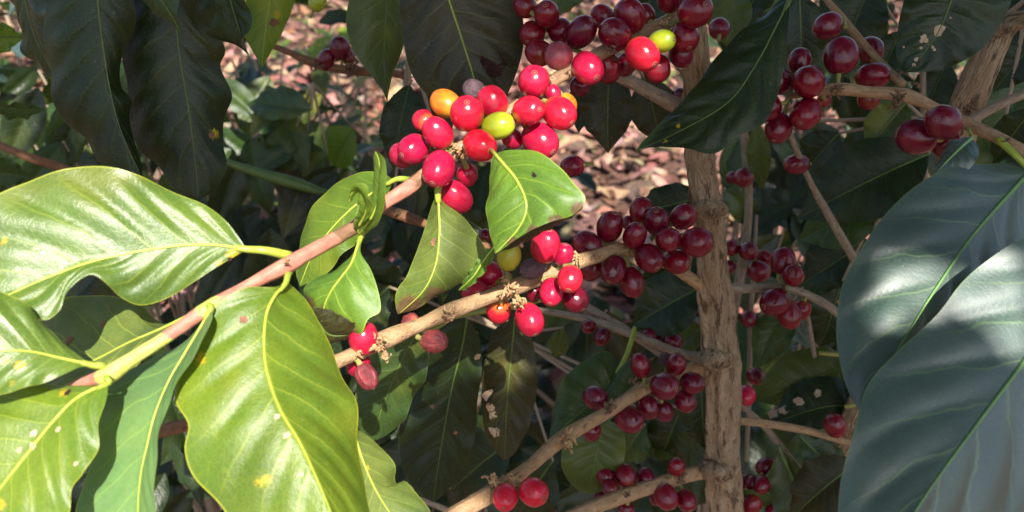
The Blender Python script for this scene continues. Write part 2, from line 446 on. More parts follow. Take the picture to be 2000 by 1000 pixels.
def blemish(o, rows, x, y, r, mk):
    best = None
    for i in range(1, len(rows) - 1):
        for c in rows[i]:
            q = proj(c[0]); e = (q[0] - x) ** 2 + (q[1] - y) ** 2
            if best is None or e < best[0]: best = (e, c, q[2])
    _, c, d = best
    # irregular patch that follows the blade: nearest blade points inside a ragged outline
    rr = r * d / F; N = c[1]; A = N.orthogonal().normalized(); B = N.cross(A)
    pts = [cc for row in rows for cc in row if (cc[0] - c[0]).length < rr * 2.2]
    def snap(p):
        w = 0; h = 0
        for cc in pts:
            k = 1 / ((cc[0] - p).length_squared + 1e-9); w += k; h += k * (cc[0] - p).dot(N)
        return p + N * (h / w + .00022 if w else .0003)
    sd = random.random() * 50; verts = [snap(c[0])]; faces = []; n = 18
    el = .65 + .5 * random.random()
    for ring in (.5, 1.0):
        for k in range(n):
            a = 2 * math.pi * k / n
            q = rr * ring * (1 + .55 * noise.noise(Vector((math.cos(a) * 1.3 + sd, math.sin(a) * 1.3, 0))))
            verts.append(snap(c[0] + A * math.cos(a) * q + B * math.sin(a) * q * el))
    for k in range(n):
        faces.append((0, 1 + k, 1 + (k + 1) % n)); faces.append((1 + k, 1 + n + k, 1 + n + (k + 1) % n, 1 + (k + 1) % n))
    mesh_obj('blemish', verts, faces, M[mk], o)

def gen_rows(b, t, wpx, roll=0.0, sag=.08, nt=26, ns=12, seed=0, nv=8, wav=.0018, camber=.08):
    """generic leaf from base (x,y,d) to tip (x,y,d), width in px"""
    return gen_rows3(P(*b), P(*t), wpx * (b[2] + t[2]) / 2 / F, roll, sag, nt, ns, seed, nv, wav, camber, CAM)
def gen_rows3(b3, t3, W, roll, sag, nt, ns, seed, nv=8, wav=.0018, camber=.08, face=None):
    ax = (t3 - b3); ln = ax.length; ax.normalize()
    nf = ((face - b3).normalized() if face is not None else Vector((0, 0, 1)))
    nf = (nf - ax * nf.dot(ax)).normalized()
    nf = Quaternion(ax, roll) @ nf
    wd = ax.cross(nf)
    mid = [b3 + ax * ln * k - nf * sag * ln * (4 * k * (1 - k)) * -1 for k in (0, .25, .5, .75, 1)]
    prof = [(.06, .32), (.2, .78), (.38, 1), (.55, .97), (.7, .74), (.83, .42), (.92, .17)]
    fold = .12
    def at(k): return b3 + ax * ln * k + nf * sag * ln * (4 * k * (1 - k))
    L = [at(k) - wd * W * .5 * w + nf * W * fold * w for k, w in prof]
    R = [at(k) + wd * W * .5 * w + nf * W * fold * w for k, w in prof]
    return leaf_geo(mid, L, R, nv, camber, .0010, wav, 4, seed, nt, ns)

def gen_leaf(owner, b, t, w, mat='dark', roll=0.0, sag=.06, lit=False, label=None, pet=None, rib=True):
    rows = gen_rows(b, t, w, roll, sag, seed=random.randint(1, 9999))
    o = leaf_from_rows('leaf', rows, LM[mat], owner)
    if label: o['label'] = label
    if rib:
        c = len(rows[0]) // 2
        pts = [r[c][0] + r[c][1] * .0001 for r in rows[:-1]]
        v, f, u = tube_geo(pts, [.0008 * (1 - .8 * i / len(pts)) for i in range(len(pts))], 5)
        mesh_obj('midrib', v, f, M['dmidrib'], o, None, u)
    if pet:
        q = cr([P(*pet), rows[0][len(rows[0]) // 2][0], rows[2][len(rows[0]) // 2][0]], 8)
        v, f, u = tube_geo(q, [.0011] * 8, 6); mesh_obj('petiole', v, f, M['dpetiole'], o, None, u)
    if lit is not None:
        for i in (5, 13, 20):
            for j in (3, 9): (LIT if lit else SHADE).append(rows[i][j][0])
    return o

def remnant(owner, x, y, d, size_px, mat='remnant', n=16, name='dried_flower_remnant'):
    """dried stipules and flower stubs: a clump of short crumpled spikes"""
    c = P(x, y, d); R = size_px * .8 * d / F
    V = []; Fc = []
    for k in range(int(n * 1.5)):
        dr = Vector((random.gauss(0, 1), random.gauss(0, 1), random.gauss(0, 1))).normalized()
        ln = R * random.uniform(.3, .85); bw = R * random.uniform(.09, .2)
        st = c + Vector((random.gauss(0, 1), random.gauss(0, 1), random.gauss(0, 1))) * R * .28
        side = dr.orthogonal().normalized()
        pts = [st, st + dr * ln * .5 + side * ln * random.uniform(-.3, .3), st + dr * ln + Vector((random.uniform(-.3, .3), random.uniform(-.3, .3), random.uniform(-.4, .2))) * ln]
        rad = [bw, bw * random.uniform(.6, 1.1), bw * random.uniform(.25, .9)]
        v, f, u = tube_geo(cr(pts, 6), [rad[0] + (rad[2] - rad[0]) * i / 5 + (.25 * bw if i == 3 else 0) for i in range(6)], 6, .9, 700)
        o = len(V); V += v; Fc += [tuple(i + o for i in ff) for ff in f]
    return mesh_obj(name, V, Fc, M[mat], owner)
# ------------------------------------------------------------------ setting
def make_ground():
    V = []; Fc = []; nx, ny = 120, 110
    X = [(-1 + 2 * i / nx) for i in range(nx + 1)]
    xs = [3.2 * x + 60 * x ** 7 for x in X]
    ys = [-3 + 10 * (j / ny) + 80 * (j / ny) ** 9 for j in range(ny + 1)]
    for y in ys:
        for x in xs:
            z = .035 * noise.noise(Vector((x * 2.1, y * 2.1, 0))) + .016 * noise.noise(Vector((x * 9, y * 9, 3))) - .03
            V.append((x, y, z))
    for j in range(ny):
        for i in range(nx):
            a = j * (nx + 1) + i; Fc.append((a, a + 1, a + nx + 2, a + nx + 1))
    o = mesh_obj('ground', V, Fc, M['ground']); tag(o, kind='structure', label='reddish brown soil under the coffee bushes', cat='ground')
make_ground()
def make_litter():
    V = []; Fc = []; Cc = []
    pal = [(.29, .145, .10), (.42, .24, .165), (.22, .105, .075), (.14, .07, .05), (.48, .30, .21), (.09, .05, .04), (.30, .19, .12), (.33, .155, .115)]
    def one(x, y, z, ln, wd):
        yaw = random.uniform(0, 6.28); tilt = random.uniform(-.5, .5); rol = random.uniform(-.6, .6)
        q = Quaternion((0, 0, 1), yaw) @ Quaternion((0, 1, 0), tilt) @ Quaternion((1, 0, 0), rol)
        curl = random.uniform(-.6, .9); cup = random.uniform(-.9, 1.1)
        c = random.choice(pal); c = tuple(v * random.uniform(.75, 1.2) for v in c)
        if random.random() < .05: c = (.10, .15, .04)
        b = len(V)
        prof = [.12, .75, 1, .9, .6, .05]
        for i, w in enumerate(prof):
            t = i / 5 - .5
            for s in (-1, 0, 1):
                p = Vector((t * ln, s * w * wd * .5, curl * ln * t * t + cup * wd * .4 * (abs(s) * w) ** 2 + random.uniform(-1, 1) * ln * .035))
                p = q @ p; V.append((x + p.x, y + p.y, z + p.z)); Cc.append(c)
        for i in range(5):
            for s in range(2):
                a = b + i * 3 + s; Fc.append((a, a + 1, a + 4, a + 3))
    for k in range(17000):
        y = .9 + 5.6 * random.random() ** 1.15; x = random.uniform(-1, 1) * (.6 + y * .75)
        ln = random.choice((random.uniform(.025, .06), random.uniform(.07, .13)))
        z = .035 * noise.noise(Vector((x * 2.1, y * 2.1, 0))) - .015 + random.uniform(0, .022)
        one(x, y, z, ln, ln * random.uniform(.35, .6))
    o = mesh_obj('leaf_litter', V, Fc, M['litter'], cols=Cc, smooth=False)
    tag(o, 'dry pinkish brown fallen leaves carpeting the soil', 'leaf litter', kind='stuff')
make_litter()

# ------------------------------------------------------------------ branches
BR = {}                      # key -> sampled centre line, for hanging cherries
def branch(key, label, px, mat, cat='coffee branch', name='coffee_branch', seg=12, ridge=.10, group=None, rough=.06, n=None, bands=None):
    global BANDS
    x, y, d, r = px[0]
    root = empty(name, P(x, y, d), label, cat, group)
    if bands:
        ctl = cr([P(*p[:3]) for p in px], max(12, len(px) * 10))
        pos = [0]
        for i in range(1, len(ctl)): pos.append(pos[-1] + (ctl[i] - ctl[i - 1]).length)
        def at(bx, by): return min((((proj(c)[0] - bx) ** 2 + (proj(c)[1] - by) ** 2), s) for c, s in zip(ctl, pos))[1]
        BANDS = [(at(*a), at(*b), k) for a, b, k in bands]
        M['young'] = branch_young(); mat = 'young'
    o, pts = tube_px('stem', px, M[mat], root, n, seg, rough, ridge)
    BR[key] = pts
    return root

TR = [(1330, -420, .30, 26), (1342, -180, .335, 26), (1352, 0, .38, 27), (1358, 100, .396, 30), (1364, 200, .412, 30), (1366, 300, .428, 30), (1374, 372, .438, 31), (1381, 405, .443, 36), (1386, 440, .448, 31), (1394, 540, .462, 33), (1398, 575, .468, 36), (1402, 640, .478, 33), (1408, 690, .488, 37), (1412, 715, .493, 38), (1412, 780, .503, 34), (1414, 850, .518, 33), (1412, 900, .528, 36), (1414, 930, .534, 36), (1420, 1010, .555, 35), (1450, 1240, .65, 33), (1540, 1900, 1.07, 24)]
trunk = empty('upright_coffee_stem', P(*TR[-1][:3]), 'upright tan coffee stem with cracked bark and knobbly joints, right of centre', 'coffee stem')
_, BR['trunk'] = tube_px('stem', [(x, y, d, r * .93) for x, y, d, r in TR], M['trunk'], trunk, 300, 36, .10, .30, nfreq=190)
def knob(owner, x, y, d, r, mat='trunk', sq=.6, name='joint_knob'):
    c = P(x, y, d); R = r * d / F; V = []; Fc = []; n, m = 18, 12
    sd = random.random() * 40
    for i in range(m + 1):
        th = math.pi * i / m
        for k in range(n):
            a = 2 * math.pi * k / n
            dr = RIGHT * math.cos(a) * math.sin(th) + FWD * math.sin(a) * math.sin(th) + UP * math.cos(th) * sq
            V.append(c + dr * R * (1 + .35 * noise.noise(dr * 2.2 + Vector((sd, 0, 0)))))
    for i in range(m):
        for k in range(n):
            Fc.append((i * n + k, i * n + (k + 1) % n, (i + 1) * n + (k + 1) % n, (i + 1) * n + k))
    uv = [(k / n, .004 * i) for i in range(m + 1) for k in range(n)]
    return mesh_obj(name, V, Fc, M[mat], owner, None, uv)
for a in ((1384, 408, .436, 34), (1398, 700, .483, 38), (1402, 918, .522, 36)): knob(trunk, *a)

A = branch('A', 'sunlit pinkish branch tip running down to the lower left with broad yellow-green leaves', [
    (1366, 8, .388, 13), (1300, 45, .378, 14), (1190, 95, .366, 14), (1085, 155, .356, 13), (1000, 215, .348, 13), (905, 285, .343, 13), (825, 345, .337, 14),
    (800, 365, .334, 15), (750, 398, .328, 13), (690, 445, .319, 14), (600, 495, .305, 15), (560, 518, .300, 17), (480, 560, .292, 12), (410, 600, .284, 15), (380, 620, .281, 14), (330, 655, .276, 13), (260, 700, .271, 14), (212, 732, .268, 18), (180, 742, .269, 12), (142, 757, .272, 11), (116, 768, .278, 7)],
    'bark', seg=14, ridge=.06, n=240, bands=[((830, 340), (802, 364), 'b'), ((802, 364), (688, 446), 'p'), ((688, 446), (655, 468), 'b'), ((655, 468), (420, 594), 'p'), ((424, 590), (388, 614), 'y'), ((388, 614), (322, 660), 'p'), ((322, 660), (196, 738), 'y'), ((196, 738), (90, 785), 'p')])
B = branch('B', 'tan woody branch crossing the middle with dried flower tufts and ripe cherries', [
    (1400, 580, .472, 12), (1345, 541, .456, 12), (1290, 508, .440, 12), (1215, 487, .42, 13), (1165, 500, .407, 14), (1110, 518, .393, 15), (1000, 563, .368, 16), (960, 578, .360, 14), (880, 608, .345, 17), (820, 635, .335, 14), (760, 660, .325, 19), (690, 692, .315, 14), (640, 715, .308, 15), (580, 750, .300, 12)], 'bark', seg=14, n=160)
Cb = branch('C', 'brown branch rising from the bottom edge to the trunk with a tuft halfway', [
    (1405, 708, .50, 20), (1345, 722, .492, 13), (1300, 738, .483, 13), (1260, 757, .475, 14), (1190, 802, .455, 12.5), (1100, 855, .43, 15), (1030, 915, .41, 13), (960, 963, .395, 17), (880, 1010, .38, 17), (800, 1062, .37, 18)], 'bark', seg=14, n=140)
Eb = branch('E', 'pale lowest branch leaving the foot of the trunk at the bottom edge', [
    (1408, 916, .535, 20), (1370, 922, .528, 15), (1330, 932, .52, 14), (1220, 968, .50, 15), (1130, 1003, .485, 14), (1040, 1045, .47, 13)], 'bark', seg=12, n=90)
A2 = branch('A2', 'short grey twig slanting into the trunk under the upper cherry cluster', [
    (1350, 222, .428, 17), (1322, 207, .42, 16), (1265, 177, .41, 13), (1205, 145, .40, 13), (1150, 118, .395, 11)], 'greybark', seg=12, n=60)
D1 = branch('D1', 'thin brown twig reaching left from the trunk behind the lower cherries', [
    (1405, 702, .505, 13), (1330, 690, .52, 9), (1240, 655, .54, 9), (1150, 625, .56, 8), (1060, 607, .58, 6), (980, 598, .6, 4)], 'greybark', seg=8)
D2 = branch('D2', 'thin grey twig forking off towards the middle behind the bright cherries', [
    (1310, 705, .53, 8), (1230, 650, .55, 9), (1145, 598, .57, 7), (1080, 560, .59, 6)], 'greybark', seg=8)
Fb = branch('F', 'pale twig bending right from the trunk to behind the big glossy leaves', [
    (1402, 560, .472, 14), (1440, 564, .478, 10), (1530, 562, .485, 8), (1590, 582, .485, 8.5), (1640, 615, .48, 8.5), (1720, 690, .48, 8)], 'greybark', seg=10)
Fv = branch('Fv', 'pale upright twig just right of the trunk carrying small dark cherries', [
    (1448, 190, .60, 6), (1455, 280, .605, 9), (1462, 360, .61, 8), (1460, 440, .62, 8), (1445, 540, .63, 10), (1430, 640, .64, 8), (1415, 800, .66, 8)], 'greybark', seg=8)
Fv2 = branch('Fv2', 'very thin straight twig hanging beside the trunk past a single cherry', [
    (1478, 420, .60, 3), (1470, 560, .62, 5), (1465, 640, .63, 5), (1464, 740, .64, 5), (1458, 900, .66, 4)], 'greybark', seg=7)
Fv3 = branch('Fv3', 'short thin twig below the right hand pale branch', [(1566, 570, .50, 4), (1578, 625, .55, 5), (1590, 692, .57, 5), (1600, 760, .6, 4)], 'greybark', seg=7)
G = branch('G', 'slender twig slanting down right from the upper cherries with one lone cherry', [
    (1522, 205, .445, 5), (1545, 268, .46, 6), (1580, 350, .485, 6), (1610, 405, .50, 8), (1645, 466, .51, 8.5), (1700, 560, .52, 8)], 'greybark', seg=8)
H = branch('H', 'orange-brown branch at the upper right with black node tufts and dark cherries', [
    (2120, 365, .338, 13), (2060, 327, .343, 13), (2000, 297, .35, 13), (1950, 270, .358, 12), (1885, 240, .37, 12), (1830, 213, .376, 10), (1770, 187, .38, 13), (1700, 180, .385, 11), (1625, 174, .39, 12), (1540, 188, .40, 6)], 'bark', seg=12, n=110)
Ib = branch('I', 'thin reddish twig dropping from the top edge into the upper right branch', [
    (1590, -30, .425, 4), (1643, 34, .415, 8), (1700, 100, .402, 7), (1735, 138, .394, 8), (1764, 165, .386, 8)], 'bark', seg=8)
Jb = branch('J', 'grey twig leaving the right hand stem towards the right edge', [
    (1890, 238, .412, 10), (1950, 206, .405, 9), (2020, 176, .398, 9), (2100, 150, .39, 8)], 'greybark', seg=10)
Kb = branch('K', 'thin tan twig low on the right holding one dark cherry', [
    (1412, 818, .53, 10), (1440, 822, .53, 8), (1500, 828, .53, 8), (1580, 842, .525, 8), (1655, 864, .52, 7), (1740, 885, .515, 6)], 'bark', seg=8)
K2 = branch('K2', 'thin brown twig slanting behind the low right cherries', [
    (1425, 775, .55, 7), (1490, 830, .555, 7), (1550, 905, .56, 8), (1600, 975, .57, 8)], 'greybark', seg=8)
V1 = branch('V1', 'thin upright twig behind the upper right branch', [(1802, 100, .55, 5), (1804, 230, .565, 6), (1807, 360, .58, 6), (1810, 480, .6, 6)], 'greybark', seg=7)
T2 = empty('upright_coffee_stem', P(1600, 1050, .60), 'thick brown stem slanting at the upper right corner', 'coffee stem')
_, BR['T2'] = tube_px('stem', [(2110, 32, .385, 16), (2050, 32, .392, 17), (1990, 40, .40, 18), (1962, 52, .403, 25), (1942, 85, .406, 27), (1912, 150, .413, 30), (1888, 210, .42, 30), (1868, 285, .43, 31), (1840, 420, .45, 30), (1790, 560, .48, 30), (1690, 790, .53, 30), (1635, 910, .57, 30), (1600, 1050, .60, 30), (1540, 1500, .8, 24), (1510, 1900, 1.05, 20)], M['trunk'], T2, 220, 26, .08, .2, nfreq=190)
knob(T2, 1958, 58, .40, 26)
TW1 = branch('tw1', 'dark twig behind the upper left gap with three small cherries', [
    (430, 50, .60, 4), (480, 70, .61, 6), (560, 100, .62, 6), (600, 118, .62, 9), (640, 130, .62, 8), (690, 138, .62, 9), (760, 142, .62, 7), (800, 150, .62, 8)], 'rust', seg=8)
TW2 = branch('tw2', 'greenish background twig below the hanging leaves', [(420, 300, .74, 6), (440, 315, .75, 7), (520, 342, .75, 10), (575, 358, .75, 12), (640, 378, .75, 7), (720, 392, .76, 6)], 'dpetiole', seg=8)
TW3 = branch('tw3', 'brown twig far left in the blurred foliage', [(-60, 260, .7, 7), (0, 284, .7, 8), (60, 308, .7, 9), (105, 322, .71, 9), (170, 345, .72, 6)], 'rust', seg=8)
TW4 = branch('tw4', 'reddish brown twig passing behind the sunlit cherry cluster', [(640, 380, .47, 5), (740, 408, .46, 7), (778, 418, .455, 12), (840, 440, .45, 9), (920, 470, .45, 8), (1000, 500, .46, 7)], 'rust', seg=8)
TW5 = branch('tw5', 'rough dark brown twig glimpsed between the lower left leaves', [(270, 858, .42, 13), (300, 848, .42, 13), (330, 838, .42, 14), (365, 830, .42, 13), (420, 815, .42, 12)], 'rust', seg=10, ridge=.2)
TW6 = branch('tw6', 'thin brown twigs low in the dark middle', [(760, 955, .72, 5), (850, 948, .72, 6), (940, 950, .72, 6), (1050, 925, .72, 5)], 'greybark', seg=7)
TW7 = branch('tw7', 'brown twig at the bottom edge left of the lowest branch', [(820, 975, .66, 5), (870, 995, .66, 6), (960, 1040, .66, 6)], 'greybark', seg=7)

# dried tufts, node scars
for a in ((995, 562, .355, 26, 22), (1010, 590, .355, 20, 14), (985, 545, .36, 16, 10), (1125, 505, .384, 22, 14), (1098, 500, .386, 15, 10), (880, 612, .333, 24, 20), (742, 672, .312, 24, 20), (752, 695, .313, 20, 12), (1055, 545, .374, 12, 8)):
    remnant(B, *a[:4], 'remnant', a[4])
for a in ((1105, 848, .42, 26, 16), (1112, 868, .42, 20, 12), (965, 938, .385, 22, 14), (995, 935, .388, 20, 12), (1240, 742, .466, 16, 10), (1190, 795, .447, 20, 12)):
    remnant(Cb, *a[:4], 'remnant' if a[0] < 1150 else 'dremnant', a[4])
for a in ((1632, 174, .382, 18, 14), (1755, 190, .370, 20, 16), (1762, 140, .382, 16, 9), (1748, 208, .366, 18, 9), (1790, 166, .374, 14, 8), (1890, 214, .364, 18, 12), (1965, 276, .352, 12, 8)):
    remnant(H, *a[:4], 'dremnant', a[4], 'dried_node_tuft')
for a in ((1300, 40, .37, 16, 10), (1000, 225, .342, 16, 10), (888, 290, .336, 18, 14), (905, 300, .337, 16, 10), (1075, 150, .348, 14, 10)):
    remnant(A, *a[:4], 'remnant', a[4])
for a in ((690, 135, .612, 26, 18), (620, 126, .612, 16, 12), (795, 145, .61, 20, 14)): remnant(TW1, *a[:4], 'dremnant', a[4], 'dried_node_tuft')
for a in ((1330, 932, .51, 16, 10), (1225, 966, .49, 14, 8)): remnant(Eb, *a[:4], 'dremnant', a[4], 'dried_node_tuft')
remnant(TW4, 778, 412, .45, 14, 'dremnant', 8, 'dried_node_tuft')
remnant(Fb, 1530, 560, .478, 12, 'dremnant', 8, 'dried_node_tuft')
for a in ((1195, 98, .352, 16, 9), (1110, 142, .345, 14, 8), (1330, 36, .372, 14, 8), (1150, 118, .352, 12, 7)): remnant(A, *a[:4], 'dremnant', a[4])
for a in ((1240, 492, .418, 15, 9), (1292, 507, .43, 14, 8), (1170, 498, .398, 14, 8)): remnant(B, *a[:4], 'remnant', a[4])
remnant(B, 700, 690, .31, 14, 'remnant', 8)
# peeling grey stipules on the young stem
remnant(A, 560, 512, .295, 12, 'remnant', 8, 'stipule')

# ------------------------------------------------------------------ hero leaves
hl = hero_leaf
hl('L1', A, [(482, 487, .297), (420, 479, .293), (340, 481, .288), (200, 506, .280), (100, 540, .275), (20, 575, .270), (-60, 612, .267)],
   [(465, 462), (440, 430), (400, 400), (340, 375), (270, 343), (200, 325), (130, 328), (60, 350), (0, 380), (-50, 430), (-80, 520)],
   [(430, 518), (380, 550), (325, 583), (275, 596), (238, 582), (210, 556), (180, 536), (152, 546), (128, 572), (116, 604), (85, 625), (40, 605), (0, 590), (-40, 625)],
   'sunny', .006, -.006, (566, 500, .299), 9, .05, .0021, .0012, 3, 7, True, nt=80, ns=28,
   blem=((455, 497, 22, 'spotyellow'), (430, 515, 12, 'spotyellow'), (447, 510, 5, 'spotdark'), (8, 470, 14, 'spotyellow')))
hl('L2', A, [(185, 714, .266), (120, 700, .261), (60, 687, .256), (0, 686, .252), (-80, 700, .248)],
   [(150, 696), (110, 655), (60, 605), (15, 575), (-40, 560), (-75, 620)], [(140, 724), (90, 745), (20, 766), (-40, 775), (-75, 750)],
   'sunny', .006, -.004, (212, 722, .266), 8, .06, .0010, .001, 3, 6, True, nt=60, blem=((40, 712, 20, 'spotyellow'), (8, 705, 14, 'spotyellow'), (22, 748, 10, 'spotyellow')))
hl('L3', A, [(400, 600, .290), (320, 640, .296), (250, 670, .300), (180, 706, .304), (80, 745, .306), (20, 770, .307)],
   [(350, 628), (310, 628), (270, 592), (205, 576), (130, 582), (80, 625), (40, 690)], [(330, 660), (280, 700), (240, 735), (180, 752), (90, 770), (40, 778)],
   'grey', .020, -.008, None, 8, .05, .0012, .001, 3, 7, True, nt=60, blem=((205, 632, 8, 'spotbrown'), (132, 664, 9, 'spotbrown')))
hl('L4', A, [(212, 748, .263), (150, 778, .262), (100, 828, .259), (55, 885, .256), (0, 955, .252), (-60, 1040, .248)],
   [(185, 752), (130, 752), (60, 750), (0, 762), (-80, 790), (-110, 900)], [(210, 775), (192, 825), (188, 880), (168, 925), (138, 955), (130, 1010), (60, 1060)],
   'yellow', .008, -.004, (208, 738, .262), 7, .06, .0008, .0012, 3, 7, True, nt=60,
   blem=((130, 769, 7, 'spotdark'), (125, 767, 15, 'spotyellow'), (70, 848, 7, 'spotpale'), (60, 870, 7, 'spotpale'), (40, 882, 6, 'spotpale'), (115, 835, 6, 'spotpale'), (0, 985, 20, 'spotyellow'), (148, 905, 5, 'spotpale')))
# leaf folded along its midrib: a wide flat half and a strip that turns up towards the camera
hl('L5', A, [(412, 605, .279), (392, 640, .279), (362, 690, .278), (330, 745, .276), (303, 810, .274), (288, 870, .272), (275, 930, .271), (270, 1010, .270), (280, 1080, .270)],
   [(385, 640, .282), (345, 680, .284), (290, 705, .284), (230, 735, .283), (195, 790, .281), (186, 880, .278), (160, 950, .275), (146, 1010, .273), (170, 1070, .271)],
   [(414, 622, .272), (404, 655, .269), (378, 700, .267), (340, 755, .266), (318, 830, .265), (305, 900, .264), (300, 960, .263), (305, 1010, .262), (300, 1060, .264)],
   'blade', petiole=(408, 598, .281), pr=8, camber=.03, quilt=.0010, wav=.0006, wfreq=3, nv=8, lit=True, nt=70)
hl('L6', A, [(558, 553, .295), (535, 580, .290), (519, 620, .285), (516, 690, .279), (528, 750, .275), (550, 805, .271), (590, 872, .267), (640, 985, .262), (665, 1060, .26)],
   [(540, 562), (480, 562), (422, 598), (393, 662), (352, 735), (344, 785), (366, 835), (360, 880), (380, 930), (430, 985), (480, 1050), (570, 1080)],
   [(565, 553), (590, 582), (635, 650), (668, 728), (694, 790), (700, 870), (714, 950), (720, 1010), (700, 1055)],
   'yellow', -.004, .026, (566, 530, .299), 7, .06, .0018, .0014, 3, 8, True, mr=.0007, nt=84, ns=28,
   blem=((474, 627, 8, 'spotbrown'), (376, 695, 15, 'spotbrown'), (390, 700, 22, 'spotyellow'), (562, 853, 9, 'spotpale'), (543, 815, 6, 'spotpale'), (583, 925, 5, 'spotpale'), (515, 940, 26, 'spotyellow')))
hl('L7', B, [(690, 840, .302), (705, 890, .302), (730, 950, .304), (760, 1000, .306), (800, 1060, .308)],
   [(665, 870), (670, 940), (690, 1010), (740, 1060)], [(704, 842), (738, 868), (766, 900), (771, 932), (776, 945), (792, 940), (815, 965), (840, 1000), (850, 1040)],
   'grey', 0, .012, None, 6, .06, .0012, .0010, 3, 7, True, blem=((716, 914, 10, 'spotyellow'),))
hl('L8', A, [(706, 458, .318), (698, 482, .316), (686, 515, .313), (664, 545, .311), (645, 572, .311), (632, 610, .314), (642, 668, .322)],
   [(690, 497), (655, 525), (620, 545), (594, 566), (600, 592), (616, 620), (632, 655)], [(707, 492), (724, 528), (738, 570), (739, 608), (722, 622), (712, 648), (680, 655)],
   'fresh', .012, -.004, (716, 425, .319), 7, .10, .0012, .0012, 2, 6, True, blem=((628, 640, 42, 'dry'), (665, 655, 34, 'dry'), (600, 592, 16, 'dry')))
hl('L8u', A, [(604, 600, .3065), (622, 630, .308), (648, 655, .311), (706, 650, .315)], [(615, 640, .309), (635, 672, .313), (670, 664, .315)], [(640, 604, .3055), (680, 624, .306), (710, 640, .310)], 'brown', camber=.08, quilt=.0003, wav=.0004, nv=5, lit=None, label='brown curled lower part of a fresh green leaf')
hl('L9', A, [(770, 352, .337), (735, 372, .340), (690, 405, .343), (645, 450, .346), (610, 500, .349), (585, 560, .352)],
   [(740, 336), (690, 341), (645, 366), (612, 405), (590, 448), (584, 490), (580, 530)], [(760, 372), (745, 420), (710, 462), (670, 498), (630, 540)],
   'lime', .012, 0, (800, 352, .336), 6, .05, .0010, .0008, 3, 7, True)
# twisted young leaf: narrow blade turned on edge, with a hooked free end
hl('L10', A, [(702, 452, .315), (722, 432, .309), (738, 395, .305), (742, 350, .303), (741, 315, .303), (732, 294, .305)],
   [(690, 440, .313), (696, 425, .310), (722, 392, .309), (733, 350, .310), (730, 310, .309)], [(715, 452, .311), (742, 434, .303), (750, 395, .298), (752, 345, .297), (752, 308, .298)],
   'lime', petiole=(706, 462, .317), pr=6, camber=.2, quilt=.0004, wav=.0005, wfreq=2, nv=6, lit=True)
hl('L10b', A, [(702, 440, .309), (716, 412, .301), (714, 385, .297), (700, 368, .296), (686, 378, .297), (680, 398, .299)],
   [(696, 428, .306), (702, 402, .301), (703, 385, .300), (697, 378, .300), (687, 392, .300)], [(716, 430, .302), (726, 408, .295), (724, 380, .292), (706, 360, .292), (684, 366, .294)],
   'lime', camber=.25, quilt=.0004, wav=.0010, wfreq=3, nv=6, lit=True)
hl('L11', A, [(855, 377, .334), (857, 410, .334), (858, 460, .334), (850, 520, .335), (825, 570, .338), (778, 614, .344)],
   [(845, 397), (833, 435), (818, 480), (798, 530), (774, 572), (773, 600)], [(870, 397), (908, 428), (940, 470), (948, 498), (922, 540), (885, 562), (850, 580), (805, 606)],
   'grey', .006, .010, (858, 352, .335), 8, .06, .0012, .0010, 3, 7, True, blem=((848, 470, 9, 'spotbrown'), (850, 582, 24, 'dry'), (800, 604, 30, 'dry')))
hl('L12', A, [(966, 300, .318), (985, 322, .312), (1008, 350, .306), (1025, 385, .302), (1027, 415, .301), (1010, 450, .302), (967, 496, .306)],
   [(960, 318), (955, 360), (951, 415), (956, 455), (964, 482)], [(995, 292), (1050, 298), (1095, 328), (1122, 360), (1143, 388), (1120, 418), (1070, 436), (1010, 466)],
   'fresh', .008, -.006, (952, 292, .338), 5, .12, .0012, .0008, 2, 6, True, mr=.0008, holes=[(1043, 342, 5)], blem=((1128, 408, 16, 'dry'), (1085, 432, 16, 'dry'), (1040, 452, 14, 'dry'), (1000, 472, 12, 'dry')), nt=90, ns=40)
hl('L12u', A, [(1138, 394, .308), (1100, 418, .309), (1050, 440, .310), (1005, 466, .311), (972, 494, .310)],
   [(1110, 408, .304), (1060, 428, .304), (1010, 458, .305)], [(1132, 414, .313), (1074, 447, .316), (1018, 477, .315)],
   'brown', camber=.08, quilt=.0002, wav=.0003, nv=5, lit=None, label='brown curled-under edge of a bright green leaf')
hl('L12b', A, [(968, 480, .338), (945, 510, .338), (925, 540, .340), (895, 568, .343)], [(950, 488), (925, 520), (905, 550)], [(965, 500, .334), (945, 532, .334), (915, 562, .338)],
   'fresh', camber=.1, wav=.0006, nv=5, lit=None)

shoot1 = empty('hanging_shoot', P(240, -160, .37), 'dark shoot at the top left with two long drooping wavy-edged leaves', 'leafy shoot')
tube_px('stem', [(60, -230, .37, 10), (240, -160, .37, 10), (420, -150, .37, 9), (600, -190, .37, 8)], M['shoot'], shoot1)
hl('T1', shoot1, [(180, -130, .372), (188, -30, .378), (200, 80, .384), (216, 180, .389), (238, 260, .393), (276, 345, .397)],
   [(110, -80), (88, 20), (84, 80), (100, 140), (104, 190), (128, 240), (168, 272), (192, 318), (240, 345)], [(240, -80), (262, 10), (260, 60), (236, 130), (236, 170), (257, 195), (252, 230), (268, 290), (278, 330)],
   'dark', .012, .012, (200, -165, .37), 6, .10, .0022, .0010, 3, 9, False)
hl('T1b', shoot1, [(30, -120, .40), (45, -20, .405), (68, 70, .41), (112, 158, .415)], [(10, -60), (28, 20), (48, 90), (80, 138)], [(80, -60), (100, 20), (104, 90), (110, 130)],
   'dark', .01, -.01, None, 5, .1, .0010, .0020, 3, 8, False)
